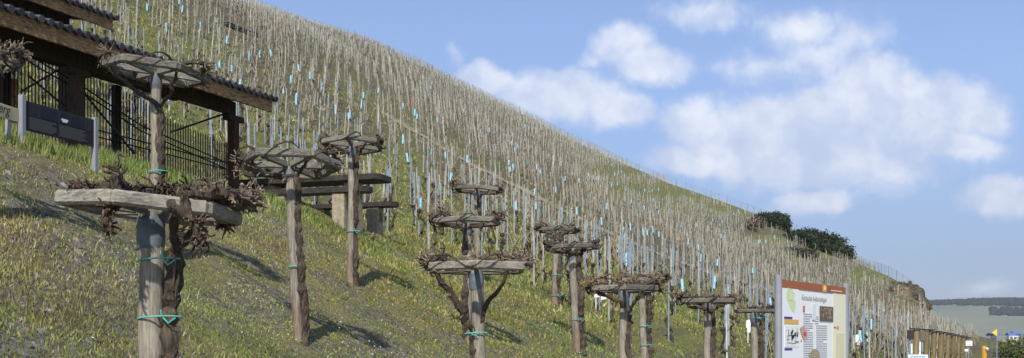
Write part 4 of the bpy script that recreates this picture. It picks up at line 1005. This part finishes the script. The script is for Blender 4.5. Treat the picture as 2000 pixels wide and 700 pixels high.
leafy('low_hedge', [(gpnt(1545, 496, .1), 2.0, 1.2, .8), (gpnt(1565, 501, .2), 2.4, 1.2, .9), (gpnt(1578, 505, .1), 1.6, 1.2, .7)], 4000, .16, 'low dull green hedge on a step below the long dark hedge', 'hedge', (.05, .055, .028))
leafy('low_shrub', [(gpnt(1470, 440, .2), 2.0, 1.2, 1.1), (gpnt(1458, 447, .2), 1.8, 1.2, 1.0)], 3000, .17, 'low brown scrub left of the round dark bush', 'shrub', (.13, .105, .06))
leafy('low_shrub', [(rp(1975, 690, 75), 1.1, 1, .9), (rp(2000, 686, 74), 1.3, 1, 1.0), (rp(2040, 688, 74), 1.5, 1, 1.0)], 5000, .07, 'green shrub below the beam at the right edge', 'shrub', (.09, .12, .03))
# ------------------------------------------------------------------ rock outcrop
def rock(mb, c, r, seed, col):
    r_ = np.random.RandomState(seed); nu, nv = 64, 40
    u, v = np.meshgrid(np.linspace(0, 2 * math.pi, nu, endpoint=False), np.linspace(.02, math.pi - .02, nv), indexing='ij')
    d = np.stack([np.cos(u) * np.sin(v), np.sin(u) * np.sin(v), np.cos(v)], -1); f = np.ones(u.shape)
    P = d * 1.0
    for k in range(26):
        a = r_.normal(0, 1, 3) * (1, 1, .8); a /= np.linalg.norm(a); h = r_.uniform(.5, .92); s_ = np.einsum('ijk,k->ij', P, a); over = np.clip(s_ - h, 0, 9); P = P - over[..., None] * a * .92
    w_ = fbm(d[..., 0] * 2 + seed, d[..., 2] * 5 + d[..., 1] * 2, 2.2, seed); P = P * (1 + .07 * w_)[..., None]
    P = P + np.stack([np.zeros_like(w_), np.zeros_like(w_), .05 * np.sign(np.sin(P[..., 2] * 16 + 2 * w_))], -1)
    V = P * np.asarray(r) + np.asarray(c); i_, j_ = np.meshgrid(np.arange(nu), np.arange(nv - 1), indexing='ij'); i2 = (i_ + 1) % nu
    mb.add(V.reshape(-1, 3), np.stack([i_ * nv + j_, i_ * nv + j_ + 1, i2 * nv + j_ + 1, i2 * nv + j_], -1).reshape(-1, 4), np.array(col) * 1.0)
mb = MB()
for i, (px, py, rx_, rz_, c) in enumerate([(1748, 572, 1.4, 1.9, (.20, .17, .12)), (1764, 580, 1.5, 2.5, (.24, .20, .13)), (1780, 578, 1.3, 2.4, (.13, .105, .08)), (1793, 584, 1.3, 2.2, (.17, .15, .11)),
        (1803, 598, 1.2, 1.5, (.13, .11, .08)), (1756, 600, 1.7, 1.6, (.26, .22, .14)), (1774, 606, 1.5, 1.3, (.22, .18, .12)), (1736, 588, 1.3, 1.5, (.2, .17, .12)), (1790, 604, 1.5, 1.3, (.2, .17, .11)), (1808, 612, 1.0, .9, (.12, .10, .07))]):
    p_ = hit(px, py, 60); yy_ = p_[1] if 100 < p_[1] < 172 else 171.0; k_ = yy_ / 172 * 1.05; rock(mb, at(px, py, yy_ - .6), (rx_ * k_, 1.8 * k_, rz_ * k_), i + 3, c)
m, n, b = new_mat('outcrop_rock'); co = n.n('ShaderNodeTexCoord').outputs['Object']; atn = n.n('ShaderNodeAttribute'); atn.attribute_name = 'Col'
f1 = n.noise(n.vm('MULTIPLY', co, (1, 1, 3)), 1.6, 8, .75); f2 = n.noise(co, .7, 4, .6)
c = n.mix(n.ramp(f1, .38, .62), (.35, .33, .3, 1), (1.25, 1.2, 1.1, 1)); c = n.mix(1.0, c, atn.outputs['Color'], 'MULTIPLY'); c = n.mix(n.m('MULTIPLY', n.ramp(f2, .52, .68), .7), c, (.12, .125, .04, 1))
n.put(b.inputs['Base Color'], c); b.inputs['Roughness'].default_value = .95; bump(n, b, f1, 1.0, .35)
tag(mb.build('rock_outcrop', m), kind='structure')
leafy('hanging_scrub', [(rp(1776, 578, 167), .6, .5, 2.0), (rp(1811, 600, 167), .7, .6, .5), (rp(1752, 557, 170), 1.6, .8, .5)], 3500, .14, 'brown and green scrub hanging over the rock outcrop', 'shrub', (.13, .10, .06))
# ------------------------------------------------------------------ demonstration post row at the right
POSTS = [(1786, 645, 22, .15), (1806, 646, 23.5, .15), (1821, 649, 25.5, .14), (1835, 651, 27.5, .14), (1848, 653, 30, .14), (1859, 655, 32.5, .14), (1869, 657, 35, .14), (1878, 659, 38, .14), (1886, 661, 41, .14)]
ordn = ['first', 'second', 'third', 'fourth', 'fifth', 'sixth', 'seventh', 'eighth', 'ninth']
for i, (px, py, Y, w) in enumerate(POSTS):
    t_ = at(px + 4, py, Y); bx = t_[0] - .12; z0 = hz(bx, Y); e_ = empty('row_post', (bx, Y, z0), f'mossy squared post, {ordn[i]} from the left in the receding row at lower right', 'post', 'receding row of mossy posts')
    mb = MB(); P = np.linspace((bx, Y, z0 - .2), t_, 6); 
    mb.tube(P, w / 2 * np.array([1.1, 1.05, 1.0, 1.0, .97, .95]), 8, np.array([.95, .82, .50]) * rs.uniform(.65, .95), .06); mb.build('shaft', M['post'], e_)
    mb = MB(); mb.box(t_ + (.02, 0, .02), (.24, .2, .018), [nrm([1, .0, -.06]), (0, 1, 0), nrm([.06, 0, 1])], np.ones(3) * .5); mb.build('cap_slate', M['tile'], e_)
mb = MB(); mb.tube([at(1768, 687, 21.6), at(1800, 687, 23), at(1830, 687.5, 27), at(1895, 689, 42)], .008, 5); tag(mb.build('row_wire', M['galv'], origin=at(1768, 687, 21.6)), 'thin wire strung along the receding row of mossy posts', 'wire')
def plate(name, px0, py0, px1, py1, Y, col, label, cat, th=.03, stand=True, mat='flat', lines=0):
    a, b2 = at(px0, py0, Y), at(px1, py1, Y); c = (a + b2) / 2; z0 = hz(c[0], Y); e_ = empty(name, (c[0], Y, z0), label, cat)
    mb = MB(); mb.box(c, (abs(b2[0] - a[0]), th, abs(a[2] - b2[2])), None, np.array(col), .004); pnl = mb.build('panel', M[mat], e_)
    if lines:
        mb = MB(); w_, h_ = abs(b2[0] - a[0]), abs(a[2] - b2[2])
        for i in range(lines): mb.box(c + (-w_ * .02, -th / 2 - .002, h_ * (.28 - .56 * i / max(lines - 1, 1))), (w_ * rs.uniform(.55, .8), .003, h_ * .10), None, (.25, .28, .33))
        mb.build('text_lines', M['flat'], pnl)
    if stand: mb = MB(); mb.tube([(c[0], Y + .03, z0 - .1), (c[0], Y + .03, c[2])], .02, 6); mb.build('stand', M['galv'], e_)
    return e_
plate('plaque', 1772, 645, 1785, 663, 21.7, (.05, .035, .03), 'dark brown square plaque left of the first mossy post', 'plaque')
plate('plaque', 1797, 647, 1807, 666, 23.1, (.15, .12, .105), 'grey-brown plaque between the first two mossy posts', 'plaque')
plate('white_board', 1777, 667, 1782, 692, 21.8, (.8, .82, .82), 'narrow white board left of the first mossy post', 'board')
plate('white_board', 1791, 668, 1798, 694, 22.4, (.8, .82, .82), 'wider white board between the first and second mossy posts', 'board')
plate('low_sign', 1773, 693, 1812, 712, 20.5, (.62, .76, .82), 'pale blue sign low in front of the mossy posts', 'sign', lines=2)
plate('row_sign', 1886, 666, 1899, 676, 36, (.78, .8, .8), 'small white sign with dark lines at the end of the mossy posts', 'sign', lines=2)
plate('row_sign', 1884, 682, 1891, 687, 35, (.78, .8, .8), 'smaller white plate under the sign at the end of the mossy posts', 'sign')
# yellow pennant
p = at(1946, 640, 40); z0 = hz(p[0], 40); e_ = empty('pennant', (p[0], 40, z0), 'yellow triangular pennant on a thin pole at far right', 'pennant')
mb = MB(); a, b2, c = at(1947, 643, 40), at(1947, 657, 40), at(1937, 650, 40); t_ = np.array([0, .015, 0]); mb.add([a - t_, b2 - t_, c - t_, a + t_, b2 + t_, c + t_], [(0, 2, 1), (3, 4, 5)], (.72, .58, .06)); mb.Fs.append(np.array([(0, 1, 4, 3), (1, 2, 5, 4), (2, 0, 3, 5)]) + mb.n - 6)
mb.build('triangle', M['flat'], e_); mb = MB(); mb.tube([(a[0] + .01, 40.02, z0 - .1), (a[0] + .01, 40.02, a[2] + .05)], .018, 6); mb.build('pole', M['galv'], e_)
p = at(1922, 676, 30); z0 = hz(p[0], 30); e_ = empty('marker_post', (p[0], 30, z0), 'ochre yellow marker post with a white knob near the right edge', 'post')
mb = MB(); mb.tube([(p[0], 30, z0 - .1), (p[0], 30, p[2] - .06), (p[0] + .0, 30, p[2])], [.075, .07, .04], 10, (.55, .30, .04)); mb.build('shaft', M['flat'], e_)
mb = MB(); k_ = at(1928, 682, 29.9); mb.tube([k_ - (0, 0, .04), k_, k_ + (0, 0, .04)], [.02, .045, .02], 8, (.8, .8, .76)); mb.tube([k_ , (p[0], 30, k_[2])], .012, 5, (.5, .5, .5)); mb.build('knob', M['flat'], e_)
# bridge and buildings beyond
a, b2 = at(1918, 668.6, 300), at(2300, 664, 330); br = empty('road_bridge', (a[0], 300, -6), 'low ochre bridge deck crossing at the far right', 'bridge')
ex = nrm(b2 - a); mb = MB(); mb.box((a + b2) / 2, (np.linalg.norm(b2 - a), 5, .95), [ex, nrm(np.cross(Zu, ex)), Zu], (.42, .30, .19)); mb.build('deck', M['flat'], br)
for k in range(3):
    p = a + (b2 - a) * (k + .25) / 3; mb = MB(); mb.box((p[0], p[1], (p[2] - 9) / 2 - .3), (1.2, 3, p[2] + 8.5), [ex, nrm(np.cross(Zu, ex)), Zu], (.35, .33, .3)); mb.build('pier', M['flat'], br)
mb = MB(); mb.tube([a + (0, -2.4, 1.3), b2 + (0, -2.4, 1.3)], .07, 5, (.35, .33, .3))
for k in range(20): p = a + (b2 - a) * k / 19; mb.tube([p + (0, -2.4, .3), p + (0, -2.4, 1.3)], .05, 4, (.35, .33, .3))
mb.build('railing', M['flat'], br)
for i, (px, py, w, h, wc, rc_, lb) in enumerate([(1978, 662, 9, 3.2, (.75, .76, .78), (.10, .16, .35), 'small white building with blue roof beyond the bridge'), (1992, 661, 7, 3.6, (.70, .74, .80), (.12, .20, .42), 'pale building with bright blue roof nearest the right edge'), (1953, 661, 6, 2.8, (.45, .45, .48), (.14, .17, .28), 'grey low building left of the blue-roofed pair')]):
    c = at(px, py, 900); e_ = empty('valley_building', (c[0], 900 + i * 8, -9), lb, 'building'); h *= 1.5; zb = c[2] - 6
    mb = MB(); mb.box((c[0], 900 + i * 8, (zb + c[2] + h) / 2 - 1), (w, 7, c[2] + h - zb - 2), None, wc); wl = mb.build('wall', M['flat'], e_)
    mb = MB(); zt = c[2] + h - 2; V = [(c[0] - w / 2 - .4, 896, zt), (c[0] + w / 2 + .4, 896, zt), (c[0] + w / 2 + .4, 904 + i * 8, zt), (c[0] - w / 2 - .4, 904 + i * 8, zt), (c[0] - w / 2, 900 + i * 8, zt + 2.2), (c[0] + w / 2, 900 + i * 8, zt + 2.2)]
    mb.add(V, [(0, 1, 5, 4), (2, 3, 4, 5)], rc_); mb.build('roof', M['flat'], e_)
    for k in range(3): mb = MB(); mb.box((c[0] - w / 2 + (k + .5) * w / 3, 896.4 + i * 8, zt - 1.6), (.9, .1, 1.1), None, (.06, .07, .09)); mb.build('window', M['flat'], wl)

# ------------------------------------------------------------------ ground cover on the bank
def blades(n, tlo, thi, ylo, yhi, dens, hlo, hhi, wid, pal, pw_, lean=.6, clump=1, spread=.035):
    """n grass blades: random places in a wedge of the bank, thinned by dens(x, y)"""
    t = rs.uniform(tlo, thi, n); u = rs.rand(n); y = ylo * (yhi / ylo) ** u; x = t * y
    kp = rs.rand(n) < dens(x, y); x, y = x[kp], y[kp]
    x = np.repeat(x, clump) + rs.normal(0, spread, len(x) * clump); y = np.repeat(y, clump) + rs.normal(0, spread, len(y) * clump); n = len(x); z = H(x, y)
    h = rs.uniform(hlo, hhi, n) * (1 + .03 * (y - 10).clip(0, 30)); a = rs.uniform(0, 6.28, n); ln_ = rs.uniform(0, lean, n); b2 = rs.uniform(0, 6.28, n); w = wid * rs.uniform(.7, 1.4, n) * (1 + .04 * (y - 8).clip(0, 60))
    p = np.stack([x, y, z - .01], -1); s_ = np.stack([np.cos(a) * w, np.sin(a) * w, 0 * w], -1); tip = p + np.stack([np.cos(b2) * ln_ * h, np.sin(b2) * ln_ * h, h * np.sqrt(1 - .5 * ln_**2)], -1)
    mid = (p + tip) / 2 + np.stack([0 * h, 0 * h, h * .08], -1)
    V = np.stack([p - s_, p + s_, mid + s_ * .7, mid - s_ * .7, tip], 1); ci = rs.choice(len(pal), n, p=pw_); q1 = fbm(x, y, .8, 77)[:, None]; q2 = fbm(x, y, 1.7, 78)[:, None]; C = 1.3 * np.array(pal)[ci] * rs.uniform(.65, 1.35, (n, 1)) * np.clip(1 + .45 * q2, .45, 1.6) * np.clip(1 + np.hstack([.13 * q1, -.03 * q1, -.05 * q1]), .5, 1.6)
    return V.reshape(-1, 3), (np.arange(n) * 5)[:, None], np.repeat(C, 5, axis=0)
def addb(mb, r):
    V, b0, C = r; base = mb.n; mb.add(V, (b0 + np.array([0, 1, 2, 3])), C); mb.Fs.append(b0 + np.array([3, 2, 4]) + base)
YG = (.29, .285, .085); GR = (.16, .205, .045); BR = (.20, .15, .095); ST = (.38, .32, .18); DG = (.075, .105, .03)
patch = lambda x, y: fbm(x, y, .9, 5) * np.clip(1.2 - (HX + F * x / y - 150) / 400, .25, 1)
dens1 = lambda x, y: np.clip(.74 - .38 * np.clip(1.3 - (HX + F * x / y) / 330, 0, 1) - 1.5 * patch(x, y) - .45 * np.clip(1.2 - np.hypot((HX + F * x / y - 80) / 260, (HY - F * H(x, y) / y - 590) / 150), 0, 1), .05, 1)
gc = MB()
addb(gc, blades(90000, -.52, .30, 7.2, 25, dens1, .010, .036, .006, [YG, GR, BR, ST, DG], [.58, .24, .07, .06, .05], 1.0, 3))
addb(gc, blades(26000, -.52, .30, 7.2, 25, lambda x, y: np.clip(-fbm(x, y, .7, 21) * 1.6 - .1, 0, 1), .025, .07, .006, [YG, GR, DG], [.45, .45, .1], .8, 3))
addb(gc, blades(30000, -.52, -.2, 9, 20, lambda x, y: np.clip(fbm(x, y, .6, 33) * 1.4, 0, 1), .03, .08, .005, [BR, ST, YG], [.6, .15, .25], .9, 2))
for pl_, k_ in (((.30, .28, .06), 1), ((.15, .20, .05), 2), ((.22, .17, .09), 3), ((.24, .25, .07), 4)):
    addb(gc, blades(700, -.52, .30, 7.4, 24, lambda x, y: np.clip(.5 + fbm(x, y, .8, 40 + k_), .05, 1), .018, .048, .0055, [pl_, tuple(q * .6 for q in pl_), tuple(min(1, q * 1.3) for q in pl_)], [.5, .2, .3], 1.1, 34, .07))
tag(gc.build('ground_cover', M['grass']), 'low yellow-green weeds and moss mottling the slate bank', 'ground cover', kind='stuff')
gc = MB()
edge_y = lambda x, y: HY - F * H(x, y) / y - np.interp(HX + F * x / y, [-60, 0, 200, 440, 560, 700, 850], [250, 255, 300, 352, 380, 425, 490])
addb(gc, blades(90000, -.50, -.10, 13, 22, lambda x, y: np.clip(1.1 - np.abs(edge_y(x, y) - 6) / 24, 0, 1) * np.clip(.65 + fbm(x, y, 1.1, 8), .1, 1), .07, .19, .0055, [(.15, .20, .05), (.21, .24, .07), ST, DG], [.5, .38, .07, .05], .7, 2))
addb(gc, blades(2500, -.2, -.11, 20.3, 22.6, lambda x, y: np.ones_like(x) * .7, .04, .10, .006, [(.17, .20, .05), (.21, .24, .07), ST, DG], [.5, .38, .07, .05], .7, 2))
tag(gc.build('tall_grass', M['grass']), 'fresh green grass fringing the top of the bank below the fence', 'grass', kind='stuff')
gc = MB()
addb(gc, blades(70000, -.12, .34, 17, 60, lambda x, y: np.clip(.5 + .9 * fbm(x, y, .35, 12), .03, 1), .02, .055, .008, [GR, YG, (.13, .19, .04), ST, BR], [.34, .24, .20, .12, .10], 1.0, 2))
addb(gc, blades(50000, -.46, .1, 20, 90, lambda x, y: np.clip(.35 + .9 * fbm(x, y, .25, 14), .03, 1), .04, .11, .011, [GR, YG, ST, BR], [.38, .27, .18, .17], .8, 2))
tag(gc.build('vineyard_grass', M['grass']), 'green grass and weeds between the lower vines', 'grass', kind='stuff')
# small white flowers
n_ = 4200; t = rs.uniform(-.45, .25, n_); y = 8 * (24 / 8) ** rs.rand(n_); x = t * y; dd = np.clip(1.2 - np.hypot((HX + F * x / y - 750) / 260, (HY - F * H(x, y) / y - 640) / 90), 0, 1)
kp = rs.rand(n_) < .06 + .85 * dd; x, y = x[kp], y[kp]; z = H(x, y); n_ = len(x); r_ = rs.uniform(.009, .016, n_)
a = rs.uniform(0, 6, n_); c = np.stack([x, y, z + rs.uniform(.04, .12, n_)], -1)
V = np.stack([c + np.stack([np.cos(a + k * 2.094) * r_, np.sin(a + k * 2.094) * r_ * .6, (.5 * r_ * (1 if k else -1))], -1) for k in range(3)], 1)
gc = MB(); gc.add(V.reshape(-1, 3), np.arange(n_ * 3).reshape(-1, 3), np.array([.75, .75, .70])); tag(gc.build('white_flowers', M['grass']), 'tiny white flowers sprinkled over the bank', 'flowers', kind='stuff')
# slate chips
def chips(n_, tlo, thi, ylo, yhi, dens, lo, hi, cols):
    t = rs.uniform(tlo, thi, n_); y = ylo * (yhi / ylo) ** rs.rand(n_); x = t * y; kp = rs.rand(n_) < dens(x, y); x, y = x[kp], y[kp]; n_ = len(x); z = H(x, y)
    s_ = lo * (hi / lo) ** (rs.rand(n_) ** 2.2); V0 = rs.uniform(.6, 1.2, (n_, 8, 1)) * np.array([(-1, -1, -.25), (1, -1, -.25), (1, 1, -.25), (-1, 1, -.25), (-.8, -.8, .3), (.8, -.8, .3), (.8, .8, .3), (-.8, .8, .3)])[None] * s_[:, None, None]
    a = rs.uniform(0, 6, n_); tl = rs.normal(0, .3, (n_, 2)); X_ = V0[..., 0] * np.cos(a)[:, None] - V0[..., 1] * np.sin(a)[:, None]; Y_ = V0[..., 0] * np.sin(a)[:, None] + V0[..., 1] * np.cos(a)[:, None]
    Z_ = V0[..., 2] + (X_ * (tl[:, :1] - .54) + Y_ * (tl[:, 1:] + .22)); V = np.stack([X_ + x[:, None], Y_ + y[:, None], Z_ + z[:, None] + s_[:, None] * .12], -1)
    fb_ = np.array([(0, 3, 2, 1), (4, 5, 6, 7), (0, 1, 5, 4), (1, 2, 6, 5), (2, 3, 7, 6), (3, 0, 4, 7)]); C = np.array(cols)[rs.randint(len(cols), size=n_)] * rs.uniform(.6, 1.3, (n_, 1))
    return V.reshape(-1, 3), (fb_[None] + (np.arange(n_) * 8)[:, None, None]).reshape(-1, 4), np.repeat(C, 8, axis=0)
gc = MB(); gc.add(*chips(26000, -.52, .3, 7.2, 24, lambda x, y: np.clip(.22 + .8 * patch(x, y) + .6 * np.clip(1.2 - np.hypot((HX + F * x / y - 80) / 260, (HY - F * H(x, y) / y - 590) / 150), 0, 1), .05, 1), .007, .038, [(.19, .175, .155), (.14, .13, .12), (.24, .21, .17), (.28, .26, .23)]))
tag(gc.build('slate_chips', M['stone']), 'grey slate chips and small stones scattered over the bank', 'stones', kind='stuff')

# ------------------------------------------------------------------ valley haze: one even box of air round the whole scene
hb = MB(); hb.box((0, 1700, 145), (9600, 4300, 310))
hm = bpy.data.materials.new('haze_air'); hm.use_nodes = True; hn = hm.node_tree; hn.nodes.clear()
pv = hn.nodes.new('ShaderNodeVolumePrincipled'); pv.inputs['Color'].default_value = (.80, .87, 1.0, 1); pv.inputs['Density'].default_value = 0.00015; pv.inputs['Anisotropy'].default_value = 0.2
ho = hn.nodes.new('ShaderNodeOutputMaterial'); hn.links.new(pv.outputs[0], ho.inputs['Volume'])
tag(hb.build('haze', hm), 'thin bluish haze that pales the far hills', 'haze', kind='stuff')
